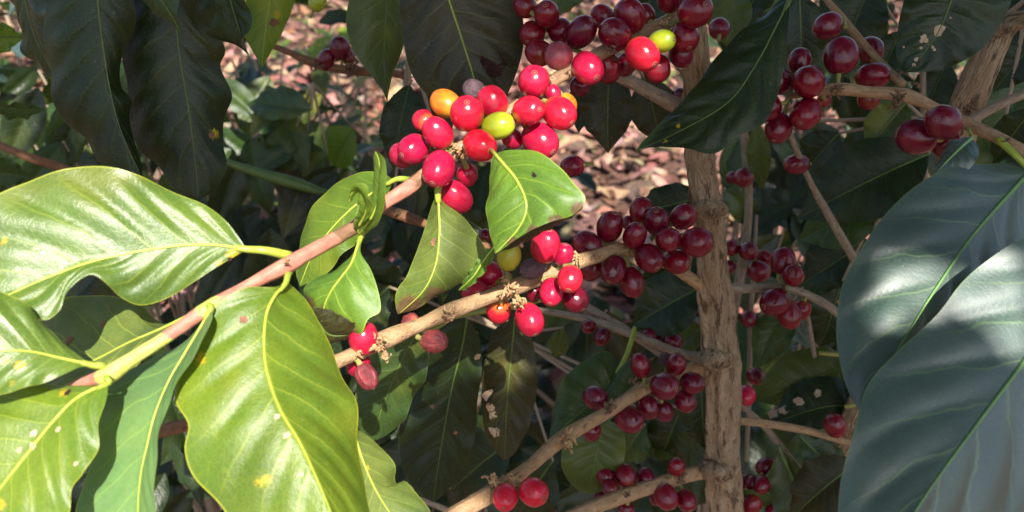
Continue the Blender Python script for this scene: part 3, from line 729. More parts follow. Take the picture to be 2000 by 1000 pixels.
hl('T2', shoot1, [(325, -120, .392), (338, -20, .396), (350, 100, .402), (370, 220, .408), (380, 300, .412), (388, 390, .416)],
   [(260, -60), (242, 40), (236, 110), (252, 170), (250, 225), (270, 290), (310, 325), (345, 372)], [(400, -40), (425, 60), (440, 100), (432, 130), (453, 185), (438, 230), (435, 280), (444, 325), (420, 370)],
   'dark', .010, .012, (340, -160, .37), 6, .10, .0022, .0010, 3, 9, False, blem=((414, 265, 7, 'spotbrown'), (418, 262, 17, 'spotyellow')))
hl('T3', shoot1, [(270, -80, .352), (310, -10, .354), (338, 35, .356), (354, 66, .358)], [(250, -40), (285, 10), (325, 38)], [(320, -50), (345, -10), (348, 30)], 'mid', .006, -.004, None, 4, .1, .0008, .0006, 2, 7, False)
hl('T4', shoot1, [(430, -110, .372), (446, -20, .374), (462, 40, .377), (486, 108, .381)], [(340, -60), (348, 0), (385, 48), (425, 78), (462, 90)], [(490, -60), (482, 0), (490, 48), (474, 80)],
   'dark', .010, -.008, None, 5, .1, .0022, .0012, 3, 8, False)
shoot2 = empty('hanging_shoot', P(650, -150, .40), 'olive shoot at the top edge with two pointed hanging leaves', 'leafy shoot')
tube_px('stem', [(470, -150, .42, 8), (650, -150, .40, 8), (780, -160, .39, 8)], M['shoot'], shoot2)
hl('T5', shoot2, [(540, -110, .46), (530, -20, .465), (518, 60, .47), (512, 132, .475)], [(500, -50), (478, 10), (478, 70), (500, 110)], [(585, -50), (570, 20), (548, 70), (525, 110)],
   'lime', 0, .008, None, 5, .1, .0010, .0012, 3, 7, False, blem=((541, 30, 16, 'spotyellow'), (536, 45, 8, 'spotbrown')))
hl('T6', shoot2, [(760, -120, .42), (757, -20, .422), (752, 60, .424), (750, 120, .427), (757, 200, .43)], [(710, -70), (682, 0), (678, 55), (690, 105), (725, 145), (748, 178)], [(800, -60), (800, 20), (788, 80), (770, 140), (760, 180)],
   'olive', -.004, .012, (740, -150, .395), 5, .12, .0010, .0010, 2, 7, False)
shoot3 = empty('hanging_shoot', P(860, -150, .36), 'single broad bronze leaf hanging at the top centre with a dark hole', 'leafy shoot')
tube_px('stem', [(760, -190, .36, 8), (860, -150, .36, 8), (960, -150, .36, 8)], M['shoot'], shoot3)
hl('T7', shoot3, [(858, -120, .372), (872, -20, .378), (900, 70, .384), (925, 150, .389), (945, 235, .395)],
   [(800, -60), (780, 10), (788, 80), (804, 145), (838, 188), (890, 220)], [(980, -60), (1016, 10), (1022, 90), (1000, 165), (970, 215)],
   'brown', .006, .006, (860, -150, .362), 6, .06, .0022, .0008, 3, 6, False, rib='petiole', blem=((965, 129, 24, 'spotdark'),), nt=70, ns=30)
shoot4 = empty('hanging_shoot', P(1560, -60, .36), 'large dark green pointed leaf crossing in front of the trunk', 'leafy shoot')
tube_px('stem', [(1500, -140, .37, 7), (1560, -60, .365, 7), (1660, -60, .36, 7)], M['shoot'], shoot4)
hl('T8', shoot4, [(1540, 5, .368), (1512, 60, .367), (1480, 120, .366), (1425, 197, .367), (1340, 250, .369), (1240, 297, .372)],
   [(1528, -5), (1490, 30), (1445, 65), (1395, 115), (1350, 180), (1298, 230), (1262, 270)], [(1541, 40), (1534, 110), (1520, 180), (1495, 240), (1440, 264), (1396, 299), (1335, 292), (1280, 285)],
   'dark', .010, -.006, (1552, -50, .366), 6, .06, .0022, .0010, 3, 6, False, rib='dmidrib', nt=70, blem=((1325, 247, 8, 'spotyellow'), (1300, 276, 8, 'spotyellow')))
shoot5 = empty('hanging_shoot', P(1900, -100, .36), 'rounded dark green leaf with pale chewed scars at the top right', 'leafy shoot')
tube_px('stem', [(1840, -180, .36, 7), (1900, -100, .36, 7), (2000, -90, .36, 7)], M['shoot'], shoot5)
hl('T9', shoot5, [(1872, -60, .368), (1856, 5, .370), (1828, 70, .373), (1782, 130, .377), (1765, 141, .378)], [(1790, -40), (1762, 10), (1754, 60), (1750, 105), (1757, 130)], [(1970, -40), (1972, 5), (1955, 48), (1912, 100), (1852, 132), (1800, 141)],
   'dark', .006, -.004, (1890, -95, .362), 6, .06, .0022, .0010, 3, 6, False,
   blem=((1838, 60, 10, 'spotpale'), (1834, 68, 6, 'spotpale'), (1803, 72, 6, 'spotpale'), (1810, 78, 5, 'spotpale'), (1800, 80, 4, 'spotpale'), (1798, 95, 3, 'spotpale'), (1825, 100, 3, 'spotpale'), (1790, 118, 4, 'spotpale'), (1786, 127, 4, 'spotpale'), (1768, 92, 2, 'spotpale'), (1818, 92, 3, 'spotpale'), (1860, 36, 2, 'spotpale')))

hl('R1', H, [(2012, 335, 0.3480), (1975, 375, 0.3430), (1900, 460, 0.3330), (1830, 560, 0.3210), (1780, 640, 0.3110), (1720, 740, 0.3010), (1682, 806, 0.2950)],
   [(1985, 318), (1930, 320), (1850, 330), (1782, 368), (1722, 428), (1672, 500), (1642, 570), (1634, 650), (1642, 720), (1660, 772)],
   [(2025, 370), (2015, 450), (1990, 540), (1940, 620), (1870, 690), (1790, 750), (1715, 800)],
   'blue', .013, .004, (1950, 272, .350), 7, .02, .0022, .0008, 3, 6, None, nt=80, ns=32, blem=((1639, 592, 8, 'spotyellow'), (1638, 590, 4, 'spotbrown')))
hl('R2', H, [(2120, 470, 0.3120), (2060, 610, 0.2990), (2000, 705, 0.2900), (1920, 812, 0.2790), (1830, 935, 0.2660), (1780, 1010, 0.2590), (1730, 1090, 0.2520)],
   [(2060, 448), (1995, 466), (1930, 508), (1872, 558), (1822, 622), (1758, 682), (1702, 742), (1676, 805), (1656, 880), (1642, 950), (1640, 1020), (1670, 1080)],
   [(2180, 560), (2190, 700), (2150, 840), (2060, 950), (1940, 1040), (1820, 1090)],
   'blue', .012, .012, (2120, 420, .318), 8, .02, .0024, .0006, 3, 6, None, mr=.0013, nt=84, ns=34)
hl('R3', H, [(1898, 270, .356), (1875, 290, .352), (1850, 315, .350), (1826, 342, .352)], [(1878, 268), (1848, 285), (1829, 318)], [(1912, 290), (1905, 318), (1870, 342)],
   'blue', .006, -.004, (1890, 250, .365), 4, .12, .0008, .0008, 2, 5, False)

# leaves behind the middle: each on its own drooping shoot
ml = empty('drooping_shoot', P(960, 560, .44), 'shoot behind the middle branch with two long dark hanging leaves', 'leafy shoot')
tube_px('stem', [(820, 640, .43, 5), (900, 615, .435, 6), (990, 600, .44, 6), (1080, 580, .45, 5)], M['shoot'], ml)
hl('M1', ml, [(912, 622, .438), (902, 680, .444), (882, 760, .452), (864, 860, .460), (845, 980, .470)], [(860, 650), (830, 720), (792, 790), (778, 860), (790, 925), (820, 965)], [(936, 660), (941, 720), (932, 790), (930, 840), (905, 915), (868, 965)],
   'dark', .008, .010, None, 5, .06, .0022, .0012, 3, 8, False, blem=((842, 797, 4, 'spotbrown'), (888, 846, 4, 'spotbrown'), (935, 696, 7, 'spotpale')), nt=60)
hl('M3', ml, [(1005, 618, .462), (1000, 680, .468), (992, 760, .474), (988, 830, .480), (986, 900, .486)], [(962, 650), (945, 720), (940, 790), (950, 850), (970, 885)], [(1035, 650), (1048, 720), (1046, 780), (1030, 840), (1005, 885)],
   'brown', .006, .004, None, 5, .06, .0022, .0010, 3, 8, False, blem=((953, 775, 12, 'spotpale'), (956, 795, 10, 'spotpale'), (962, 815, 9, 'spotpale'), (966, 845, 10, 'spotpale')))
m2s = empty('drooping_shoot', P(840, 650, .40), 'half sunlit grey-green leaf hanging under the dried cherries', 'leafy shoot')
tube_px('stem', [(870, 630, .41, 4), (840, 645, .405, 5), (800, 650, .40, 4)], M['shoot'], m2s)
hl('M2', m2s, [(820, 640, .40), (792, 690, .405), (765, 750, .410), (742, 810, .416), (728, 862, .424)], [(770, 650), (715, 700), (695, 760), (692, 815), (710, 850)], [(835, 690), (832, 740), (808, 775), (790, 820), (755, 850)],
   'mid', .004, .006, None, 5, .06, .0010, .0010, 3, 7, None)
m4s = empty('drooping_shoot', P(1236, 655, .53), 'green leaf with a long stalk behind the lower branch', 'leafy shoot')
tube_px('stem', [(1240, 640, .535, 4), (1236, 655, .53, 5), (1225, 690, .52, 5), (1205, 730, .51, 5)], M['petiole'], m4s)
hl('M4', m4s, [(1205, 730, .510), (1178, 765, .505), (1140, 800, .502), (1100, 835, .500), (1075, 870, .500)], [(1190, 688), (1140, 705), (1105, 735), (1085, 780), (1076, 830)], [(1232, 700), (1235, 750), (1215, 800), (1165, 840), (1110, 868)],
   'mid', .012, -.004, None, 4, .08, .0012, .0012, 3, 7, False)
m5s = empty('drooping_shoot', P(1185, 810, .50), 'yellowish olive leaf hanging below the lower branch', 'leafy shoot')
tube_px('stem', [(1210, 800, .495, 4), (1185, 812, .50, 4), (1160, 830, .505, 4)], M['shoot'], m5s)
hl('M5', m5s, [(1180, 815, .502), (1170, 860, .506), (1160, 910, .510), (1150, 966, .516)], [(1130, 835), (1100, 870), (1098, 915), (1120, 950)], [(1215, 840), (1221, 885), (1205, 925), (1175, 958)],
   'olive', .004, .004, None, 4, .08, .0010, .0012, 3, 7, False)
r5s = empty('drooping_shoot', P(1655, 690, .50), 'yellow-green leaf at the lower right partly under a chewed dark one', 'leafy shoot')
tube_px('stem', [(1720, 660, .50, 5), (1655, 690, .50, 5), (1600, 690, .505, 4)], M['shoot'], r5s)
hl('R5', r5s, [(1650, 715, .565), (1590, 740, .566), (1530, 762, .568), (1476, 782, .570)], [(1640, 688), (1590, 678), (1535, 692), (1500, 725), (1485, 755)], [(1650, 740), (1600, 780), (1540, 795), (1500, 790)],
   'olive', .010, -.006, None, 4, .08, .0010, .0012, 3, 6, False)
r6s = empty('drooping_shoot', P(1690, 780, .49), 'dark leaf with brown chewed windows beside the low right twig', 'leafy shoot')
tube_px('stem', [(1740, 770, .49, 5), (1690, 785, .49, 5), (1650, 795, .495, 4)], M['shoot'], r6s)
hl('R6', r6s, [(1672, 790, .545), (1610, 795, .548), (1550, 812, .552), (1498, 832, .556)], [(1650, 745), (1600, 735), (1550, 752), (1515, 800)], [(1665, 830), (1610, 838), (1550, 840), (1515, 838)],
   'dark', .012, -.006, None, 4, .08, .0010, .0012, 3, 7, False, blem=((1512, 808, 10, 'spotpale'), (1530, 800, 10, 'spotpale'), (1562, 783, 9, 'spotpale'), (1595, 770, 8, 'spotpale')))
r8s = empty('drooping_shoot', P(1600, 860, .52), 'pair of dull green leaves in the bottom right corner beside the cherries', 'leafy shoot')
tube_px('stem', [(1520, 870, .54, 4), (1545, 930, .54, 5), (1570, 990, .54, 5), (1590, 1060, .55, 5)], M['dpetiole'], r8s)
gen_leaf(r8s, (1525, 880, .545), (1590, 1060, .55), 90, 'mid', .3)
gen_leaf(r8s, (1560, 850, .53), (1660, 960, .53), 74, 'mid', -.3)
gen_leaf(r8s, (1680, 900, .50), (1540, 1020, .53), 110, 'brown', .4)
gen_leaf(r8s, (1420, 960, .56), (1560, 1010, .56), 70, 'mid', .5)
# ------------------------------------------------------------------ dim leaves inside the bush
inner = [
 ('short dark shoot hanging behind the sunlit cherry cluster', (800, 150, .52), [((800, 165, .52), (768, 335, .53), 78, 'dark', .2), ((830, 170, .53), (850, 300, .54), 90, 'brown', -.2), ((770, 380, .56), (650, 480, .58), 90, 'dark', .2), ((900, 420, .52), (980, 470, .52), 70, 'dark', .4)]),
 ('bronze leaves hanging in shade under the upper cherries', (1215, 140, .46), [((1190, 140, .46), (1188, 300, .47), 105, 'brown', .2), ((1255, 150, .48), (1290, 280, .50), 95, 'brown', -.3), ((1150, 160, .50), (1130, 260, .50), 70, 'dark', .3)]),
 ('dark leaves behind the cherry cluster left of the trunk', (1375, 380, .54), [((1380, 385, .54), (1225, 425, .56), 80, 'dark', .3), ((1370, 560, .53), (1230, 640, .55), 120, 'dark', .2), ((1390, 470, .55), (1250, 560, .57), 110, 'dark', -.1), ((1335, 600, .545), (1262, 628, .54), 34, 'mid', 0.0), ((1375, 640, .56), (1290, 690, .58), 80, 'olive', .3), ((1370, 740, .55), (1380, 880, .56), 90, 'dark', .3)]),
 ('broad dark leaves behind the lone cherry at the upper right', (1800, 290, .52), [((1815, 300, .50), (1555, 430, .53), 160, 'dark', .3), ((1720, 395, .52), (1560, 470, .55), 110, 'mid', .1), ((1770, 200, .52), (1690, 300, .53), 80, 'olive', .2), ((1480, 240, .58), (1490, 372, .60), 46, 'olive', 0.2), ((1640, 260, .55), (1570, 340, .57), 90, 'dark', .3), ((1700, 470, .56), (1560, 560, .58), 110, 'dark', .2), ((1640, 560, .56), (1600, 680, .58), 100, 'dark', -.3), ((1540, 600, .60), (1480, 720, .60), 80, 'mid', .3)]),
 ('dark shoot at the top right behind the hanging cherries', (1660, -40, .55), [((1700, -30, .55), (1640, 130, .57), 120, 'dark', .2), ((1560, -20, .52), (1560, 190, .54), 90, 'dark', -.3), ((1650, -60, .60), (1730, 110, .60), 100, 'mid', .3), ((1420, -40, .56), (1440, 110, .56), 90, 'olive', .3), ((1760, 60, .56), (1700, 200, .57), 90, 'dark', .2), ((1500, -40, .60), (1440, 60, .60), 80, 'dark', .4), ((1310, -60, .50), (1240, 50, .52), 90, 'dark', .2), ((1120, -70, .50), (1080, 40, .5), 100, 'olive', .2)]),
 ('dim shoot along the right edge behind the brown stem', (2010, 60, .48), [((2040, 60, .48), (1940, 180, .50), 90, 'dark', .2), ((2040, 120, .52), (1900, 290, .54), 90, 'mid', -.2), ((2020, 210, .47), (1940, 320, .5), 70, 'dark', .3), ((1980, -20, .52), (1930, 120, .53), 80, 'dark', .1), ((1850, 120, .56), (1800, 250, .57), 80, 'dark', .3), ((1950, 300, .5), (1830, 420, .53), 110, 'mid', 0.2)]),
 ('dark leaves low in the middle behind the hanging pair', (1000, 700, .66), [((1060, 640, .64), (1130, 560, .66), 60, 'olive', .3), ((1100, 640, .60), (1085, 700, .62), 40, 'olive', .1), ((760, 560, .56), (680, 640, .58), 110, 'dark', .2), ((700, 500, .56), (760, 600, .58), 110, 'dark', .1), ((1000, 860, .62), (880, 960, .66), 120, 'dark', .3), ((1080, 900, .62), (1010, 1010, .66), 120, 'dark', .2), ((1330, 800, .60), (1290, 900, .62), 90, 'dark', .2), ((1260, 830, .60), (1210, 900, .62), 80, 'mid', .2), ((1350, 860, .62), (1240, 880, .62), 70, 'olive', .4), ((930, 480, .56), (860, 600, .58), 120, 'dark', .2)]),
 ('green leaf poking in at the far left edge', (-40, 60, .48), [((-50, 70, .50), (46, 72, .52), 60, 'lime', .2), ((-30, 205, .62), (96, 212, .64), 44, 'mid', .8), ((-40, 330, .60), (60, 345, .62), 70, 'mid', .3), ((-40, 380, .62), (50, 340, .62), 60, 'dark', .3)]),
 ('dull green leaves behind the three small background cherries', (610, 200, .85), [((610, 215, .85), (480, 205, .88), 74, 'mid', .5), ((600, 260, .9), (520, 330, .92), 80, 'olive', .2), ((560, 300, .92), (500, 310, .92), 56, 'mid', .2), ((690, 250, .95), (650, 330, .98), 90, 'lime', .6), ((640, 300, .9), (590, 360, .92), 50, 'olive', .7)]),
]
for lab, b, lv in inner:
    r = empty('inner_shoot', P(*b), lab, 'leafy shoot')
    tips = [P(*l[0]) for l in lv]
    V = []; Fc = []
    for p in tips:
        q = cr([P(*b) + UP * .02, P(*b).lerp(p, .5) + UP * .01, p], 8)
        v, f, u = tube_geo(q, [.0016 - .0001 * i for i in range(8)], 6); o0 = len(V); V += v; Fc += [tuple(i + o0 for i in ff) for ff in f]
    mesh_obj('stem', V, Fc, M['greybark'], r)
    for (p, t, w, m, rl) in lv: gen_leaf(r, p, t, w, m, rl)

# blurred bushes further back: crown of leaves + stems
def bush(label, cx, y0, W, D, zlo, zhi, n, mats, size=(.06, .11), seed=0):
    rnd = random.Random(seed)
    r = empty('background_coffee_bush', Vector((cx, y0, 0)), label, 'coffee bush', 'blurred coffee bushes further back')
    for mi, mk in enumerate(mats):
        V = []; Fc = []; U = []
        for k in range(n // len(mats)):
            c = Vector((cx + rnd.gauss(0, W * .45), y0 + rnd.uniform(-D, D), zlo + (zhi - zlo) * rnd.random() ** .8))
            ln = rnd.uniform(*size); yaw = rnd.uniform(0, 6.28); dn = rnd.uniform(-.9, .25)
            ax = Vector((math.cos(yaw), math.sin(yaw), dn)).normalized()
            rows = gen_rows3(c, c + ax * ln, ln * rnd.uniform(.36, .48), rnd.uniform(-.6, .6), rnd.uniform(-.05, .12), 10, 6, rnd.randint(1, 9999), 8, .002, .1, None)
            o0 = len(V); ns = 6
            V += [q[0] for row in rows for q in row]; U += [(q[2], q[3]) for row in rows for q in row]
            for i in range(10):
                for j in range(ns):
                    a = o0 + i * (ns + 1) + j; Fc.append((a, a + 1, a + ns + 2, a + ns + 1))
        mesh_obj('crown', V, Fc, LM[mk], r, None, U)
    V = []; Fc = []
    for k in range(7):
        x = cx + rnd.gauss(0, W * .3); y = y0 + rnd.uniform(-D, D) * .8
        q = cr([Vector((cx + (x - cx) * .3, y0, -.02)), Vector((x, y, zhi * .5)), Vector((x + rnd.gauss(0, W * .3), y + rnd.gauss(0, D * .3), zhi))], 14)
        v, f, u = tube_geo(q, [.009 - .0005 * i for i in range(14)], 7); o0 = len(V); V += v; Fc += [tuple(i + o0 for i in ff) for ff in f]
    mesh_obj('stem', V, Fc, M['greybark'], r)
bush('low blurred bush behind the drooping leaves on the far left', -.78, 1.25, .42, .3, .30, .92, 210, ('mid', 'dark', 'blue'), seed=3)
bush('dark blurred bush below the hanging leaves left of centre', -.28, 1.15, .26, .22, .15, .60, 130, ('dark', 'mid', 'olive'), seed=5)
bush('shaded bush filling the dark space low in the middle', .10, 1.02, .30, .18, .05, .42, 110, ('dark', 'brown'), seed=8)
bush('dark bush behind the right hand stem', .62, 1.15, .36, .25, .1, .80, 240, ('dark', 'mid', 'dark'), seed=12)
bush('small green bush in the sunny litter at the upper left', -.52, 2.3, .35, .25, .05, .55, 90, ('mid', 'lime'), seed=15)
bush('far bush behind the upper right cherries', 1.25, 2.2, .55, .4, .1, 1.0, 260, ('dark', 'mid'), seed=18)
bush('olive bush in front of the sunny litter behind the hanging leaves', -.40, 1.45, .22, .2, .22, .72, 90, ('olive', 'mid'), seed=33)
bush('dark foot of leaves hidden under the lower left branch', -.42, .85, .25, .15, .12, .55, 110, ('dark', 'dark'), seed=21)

def thicket(label, x0, x1, y0, y1, d0, d1, n, mats, seed, holes=(), size=(.055, .095)):
    g = random.Random(seed)
    c = P((x0 + x1) / 2, (y0 + y1) / 2, (d0 + d1) / 2)
    r = empty('background_coffee_bush', Vector((c.x, c.y, 0)), label, 'coffee bush', 'blurred coffee bushes further back')
    tips = []
    for mk in mats:
        V = []; Fc = []; U = []
        for k in range(n // len(mats)):
            x, y, d = g.uniform(x0, x1), g.uniform(y0, y1), g.uniform(d0, d1)
            if any(((x - a) / b) ** 2 + ((y - e) / f) ** 2 < 1 for a, e, b, f in holes): continue
            p = P(x, y, d)
            if p.z < .05: continue
            ln = g.uniform(*size); a = g.uniform(-1.1, 1.1)
            ax = (-UP * math.cos(a) + RIGHT * math.sin(a) + FWD * g.uniform(-.5, .5)).normalized()
            rw = gen_rows3(p - ax * ln * .5, p + ax * ln * .5, ln * g.uniform(.38, .48), g.uniform(-.7, .7), g.uniform(-.06, .1), 12, 8, g.randint(1, 9999), 8, .002, .1, CAM)
            o0 = len(V); V += [q[0] for row in rw for q in row]; U += [(q[2], q[3]) for row in rw for q in row]
            for i in range(12):
                for j in range(8):
                    b = o0 + i * 9 + j; Fc.append((b, b + 1, b + 10, b + 9))
            if k % 4 == 0: tips.append(p - ax * ln * .5)
        mesh_obj('crown', V, Fc, LM[mk], r, None, U)
    V = []; Fc = []
    for p in tips:
        st = Vector((c.x + (p.x - c.x) * .3, c.y + (p.y - c.y) * .3 + .05, -.02))
        q = cr([st, st.lerp(p, .55) + Vector((0, .05, .08)), p], 10)
        v, f, u = tube_geo(q, [.0032 - .0002 * i for i in range(10)], 6); o0 = len(V); V += v; Fc += [tuple(i + o0 for i in ff) for ff in f]
    mesh_obj('stem', V, Fc, M['greybark'], r)
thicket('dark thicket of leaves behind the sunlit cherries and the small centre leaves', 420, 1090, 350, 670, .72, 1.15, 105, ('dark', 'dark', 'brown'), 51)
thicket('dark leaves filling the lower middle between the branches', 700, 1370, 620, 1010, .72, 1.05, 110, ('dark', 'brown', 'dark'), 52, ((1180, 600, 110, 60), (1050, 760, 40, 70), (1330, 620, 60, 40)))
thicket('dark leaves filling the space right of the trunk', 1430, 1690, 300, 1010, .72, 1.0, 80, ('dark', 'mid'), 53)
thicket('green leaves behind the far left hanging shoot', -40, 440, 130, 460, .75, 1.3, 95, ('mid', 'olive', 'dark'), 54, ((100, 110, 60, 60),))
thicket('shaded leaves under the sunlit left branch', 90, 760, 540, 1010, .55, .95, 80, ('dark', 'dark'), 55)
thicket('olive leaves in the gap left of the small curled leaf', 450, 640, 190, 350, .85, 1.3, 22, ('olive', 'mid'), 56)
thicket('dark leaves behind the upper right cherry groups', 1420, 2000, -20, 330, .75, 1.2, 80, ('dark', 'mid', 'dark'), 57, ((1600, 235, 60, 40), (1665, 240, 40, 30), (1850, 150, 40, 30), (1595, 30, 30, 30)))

# ------------------------------------------------------------------ cherries
def lathe(name, prof, seg, mat_idx=None, mats=None, parent=None, wr=0, seed=0):
    V = []; Fc = []; fm = []
    n = len(prof)
    for i, (r, z) in enumerate(prof):
        for k in range(seg):
            a = 2 * math.pi * k / seg
            rr = r
            if wr:
                w = noise.noise(Vector((math.cos(a) * 2.2 + seed, math.sin(a) * 2.2, z * .9))) + (.9 if wr > .1 else .4) * noise.noise(Vector((math.cos(a) * 5 + seed, math.sin(a) * 5, z * 1.1)))
                rr = r * (1 + wr * w)
            V.append((rr * math.cos(a), rr * math.sin(a), z))
    for i in range(n - 1):
        for k in range(seg):
            Fc.append((i * seg + k, i * seg + (k + 1) % seg, (i + 1) * seg + (k + 1) % seg, (i + 1) * seg + k))
            fm.append(mat_idx[i] if mat_idx else 0)
    for e, i in ((0, 0), (1, n - 1)):
        c = len(V); V.append((0, 0, prof[i][1]))
        for k in range(seg):
            f = (i * seg + k, i * seg + (k + 1) % seg, c); Fc.append(f[::-1] if not e else f); fm.append(mat_idx[min(i, n - 2)] if mat_idx else 0)
    me = bpy.data.meshes.new(name); me.from_pydata(V, [], Fc)
    for m in mats: me.materials.append(m)
    me.polygons.foreach_set('material_index', fm); me.polygons.foreach_set('use_smooth', [True] * len(Fc)); me.update()
    return me
ELONG = 1.08
def body_mesh(kind, k):
    prof = []
    n = 26
    for i in range(1, n):
        th = math.pi * i / n
        z = -math.cos(th) * ELONG; r = math.sin(th) ** (.92 if k % 2 else .97)
        if z > .85: z -= (z - .85) * .12                   # slightly flattened at the scar
        if z < -.9: z += (-z - .9) * .35                    # and dimpled at the stalk
        prof.append((r, z))
    seed = k * 3.1
    wr = .15 if kind == 's' else (.03 if kind == 'p' else .035)
    return lathe('cherry_skin', prof, 48, None, [M['c_' + kind]], wr=wr, seed=seed)
ztop = ELONG - (ELONG - .85) * .12
NAVEL = lathe('navel', [(.30, ztop - .085), (.275, ztop - .035), (.245, ztop + .004), (.205, ztop + .004), (.17, ztop - .016), (.10, ztop - .010), (.06, ztop + .018), (.02, ztop + .02)], 20, [0, 0, 0, 1, 1, 0, 0], [M['navel'], M['pit']])
NAVEL_S = NAVEL
BODY = {}
CH = []
def cl(branch, d, lit, group, items):
    for it in items: CH.append(dict(branch=branch, d=it[4] and d + it[4] / 1000 or d, lit=lit if len(it) < 9 else it[8], group=group, x=it[0], y=it[1], r=it[2], kind=it[3], nav=it[5], el=it[6], label=it[7]))

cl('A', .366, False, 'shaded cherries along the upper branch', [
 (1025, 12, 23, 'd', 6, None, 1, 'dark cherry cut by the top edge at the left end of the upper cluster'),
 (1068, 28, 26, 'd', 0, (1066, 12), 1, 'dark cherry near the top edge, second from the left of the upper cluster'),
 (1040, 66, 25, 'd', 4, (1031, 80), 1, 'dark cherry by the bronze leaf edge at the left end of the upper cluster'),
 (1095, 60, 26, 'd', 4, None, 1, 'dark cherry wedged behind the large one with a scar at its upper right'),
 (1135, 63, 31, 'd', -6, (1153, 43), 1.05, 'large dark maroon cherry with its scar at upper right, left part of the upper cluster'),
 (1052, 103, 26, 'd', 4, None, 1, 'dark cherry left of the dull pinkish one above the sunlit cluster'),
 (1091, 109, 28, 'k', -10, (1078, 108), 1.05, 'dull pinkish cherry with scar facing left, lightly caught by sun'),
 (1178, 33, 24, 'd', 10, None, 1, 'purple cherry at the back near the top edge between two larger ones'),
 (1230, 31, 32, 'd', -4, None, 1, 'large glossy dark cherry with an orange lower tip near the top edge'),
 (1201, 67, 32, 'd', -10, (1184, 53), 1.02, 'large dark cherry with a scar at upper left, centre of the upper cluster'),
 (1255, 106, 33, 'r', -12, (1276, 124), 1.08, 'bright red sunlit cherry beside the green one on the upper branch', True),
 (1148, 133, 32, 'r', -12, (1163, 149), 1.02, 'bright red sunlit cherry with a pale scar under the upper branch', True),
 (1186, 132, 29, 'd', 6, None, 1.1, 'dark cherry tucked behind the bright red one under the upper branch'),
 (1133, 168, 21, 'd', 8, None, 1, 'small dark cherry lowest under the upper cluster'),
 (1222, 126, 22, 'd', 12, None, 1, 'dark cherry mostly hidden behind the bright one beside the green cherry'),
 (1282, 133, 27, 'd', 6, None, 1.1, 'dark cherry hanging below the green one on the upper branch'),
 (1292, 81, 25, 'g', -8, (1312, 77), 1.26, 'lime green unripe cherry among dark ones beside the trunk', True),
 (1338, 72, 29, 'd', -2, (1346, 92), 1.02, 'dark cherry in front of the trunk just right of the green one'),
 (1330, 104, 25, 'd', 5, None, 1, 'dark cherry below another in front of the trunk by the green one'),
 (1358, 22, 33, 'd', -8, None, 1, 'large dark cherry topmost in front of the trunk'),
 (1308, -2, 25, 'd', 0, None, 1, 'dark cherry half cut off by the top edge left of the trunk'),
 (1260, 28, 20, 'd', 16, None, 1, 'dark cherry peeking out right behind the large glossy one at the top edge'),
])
cl('trunk', .47, False, 'dark cherries close behind the trunk', [
 (1405, 56, 21, 'd', 0, None, 1, 'dark cherry peeping out right of the trunk top beside the big pointed leaf'),
 (1328, 185, 15, 'd', 0, None, 1, 'tiny dark cherry at the left side of the trunk by the grey twig'),
 (1118, 325, 22, 'd', -30, None, 1.05, 'dark shaded cherry behind the bright green leaf, alone against the litter'),
])
cl('A', .346, True, 'sunlit cherries of the brightest cluster', [
 (1043, 160, 32, 'r', -4, None, 1.02, 'bright red cherry topmost in the right half of the sunlit cluster'),
 (1080, 183, 17, 'r', 8, None, 1, 'small red cherry just visible between larger ones, right of the sunlit cluster'),
 (1032, 216, 31, 'r', -12, (1051, 214), 1.08, 'red cherry with its scar facing right, above the lime green leaf'),
 (1093, 221, 32, 'r', -6, (1114, 238), 1.02, 'glossy red cherry at the right end of the sunlit cluster'),
 (1106, 204, 21, 'o', 12, None, 1.1, 'yellowish orange cherry peeping out behind the rightmost bright red one'),
 (1055, 274, 36, 'r', -2, None, 1.05, 'large red cherry resting just above the bright green leaf'),
 (1000, 270, 21, 'r', 4, None, 1, 'red cherry hidden between the yellow-green one and the leaf below'),
 (870, 202, 29, 'o', 0, None, 1.03, 'orange half-ripe cherry at the top left of the sunlit cluster'),
 (927, 178, 23, 'p', 8, None, 1.15, 'grey-purple mummified cherry at the top of the sunlit cluster'),
 (912, 222, 34, 'r', -12, (912, 202), 1.02, 'red cherry with scar on top, between the orange and yellow-green ones'),
 (962, 200, 30, 'r', 0, None, 1.1, 'red cherry just right below the mummified one'),
 (973, 246, 29, 'g', -8, (1000, 240), 1.24, 'yellow-green unripe cherry in the middle of the sunlit cluster'),
 (828, 236, 23, 'r', 6, None, 1.1, 'red cherry partly shaded below the orange one'),
 (855, 260, 30, 'r', -12, None, 1.06, 'red cherry at the centre left below the orange one'),
 (937, 284, 33, 'r', -14, (955, 293), 1.06, 'red cherry with a ringed scar just below the yellow-green one'),
 (808, 292, 31, 'r', -6, (787, 302), 1.06, 'red cherry with a dark scar facing left, far left of the sunlit cluster'),
 (785, 303, 28, 'r', 6, None, 1.3, 'elongated red cherry outermost at the left end of the sunlit cluster'),
 (857, 330, 35, 'r', -16, (846, 354), 1.08, 'large red cherry with scar at the bottom, over the stem'),
 (890, 384, 32, 'r', -2, None, 1.06, 'glossy red cherry lowest in the sunlit cluster'),
 (912, 342, 22, 'r', 6, None, 1.15, 'red cherry half shaded behind the two lowest ones'),
])
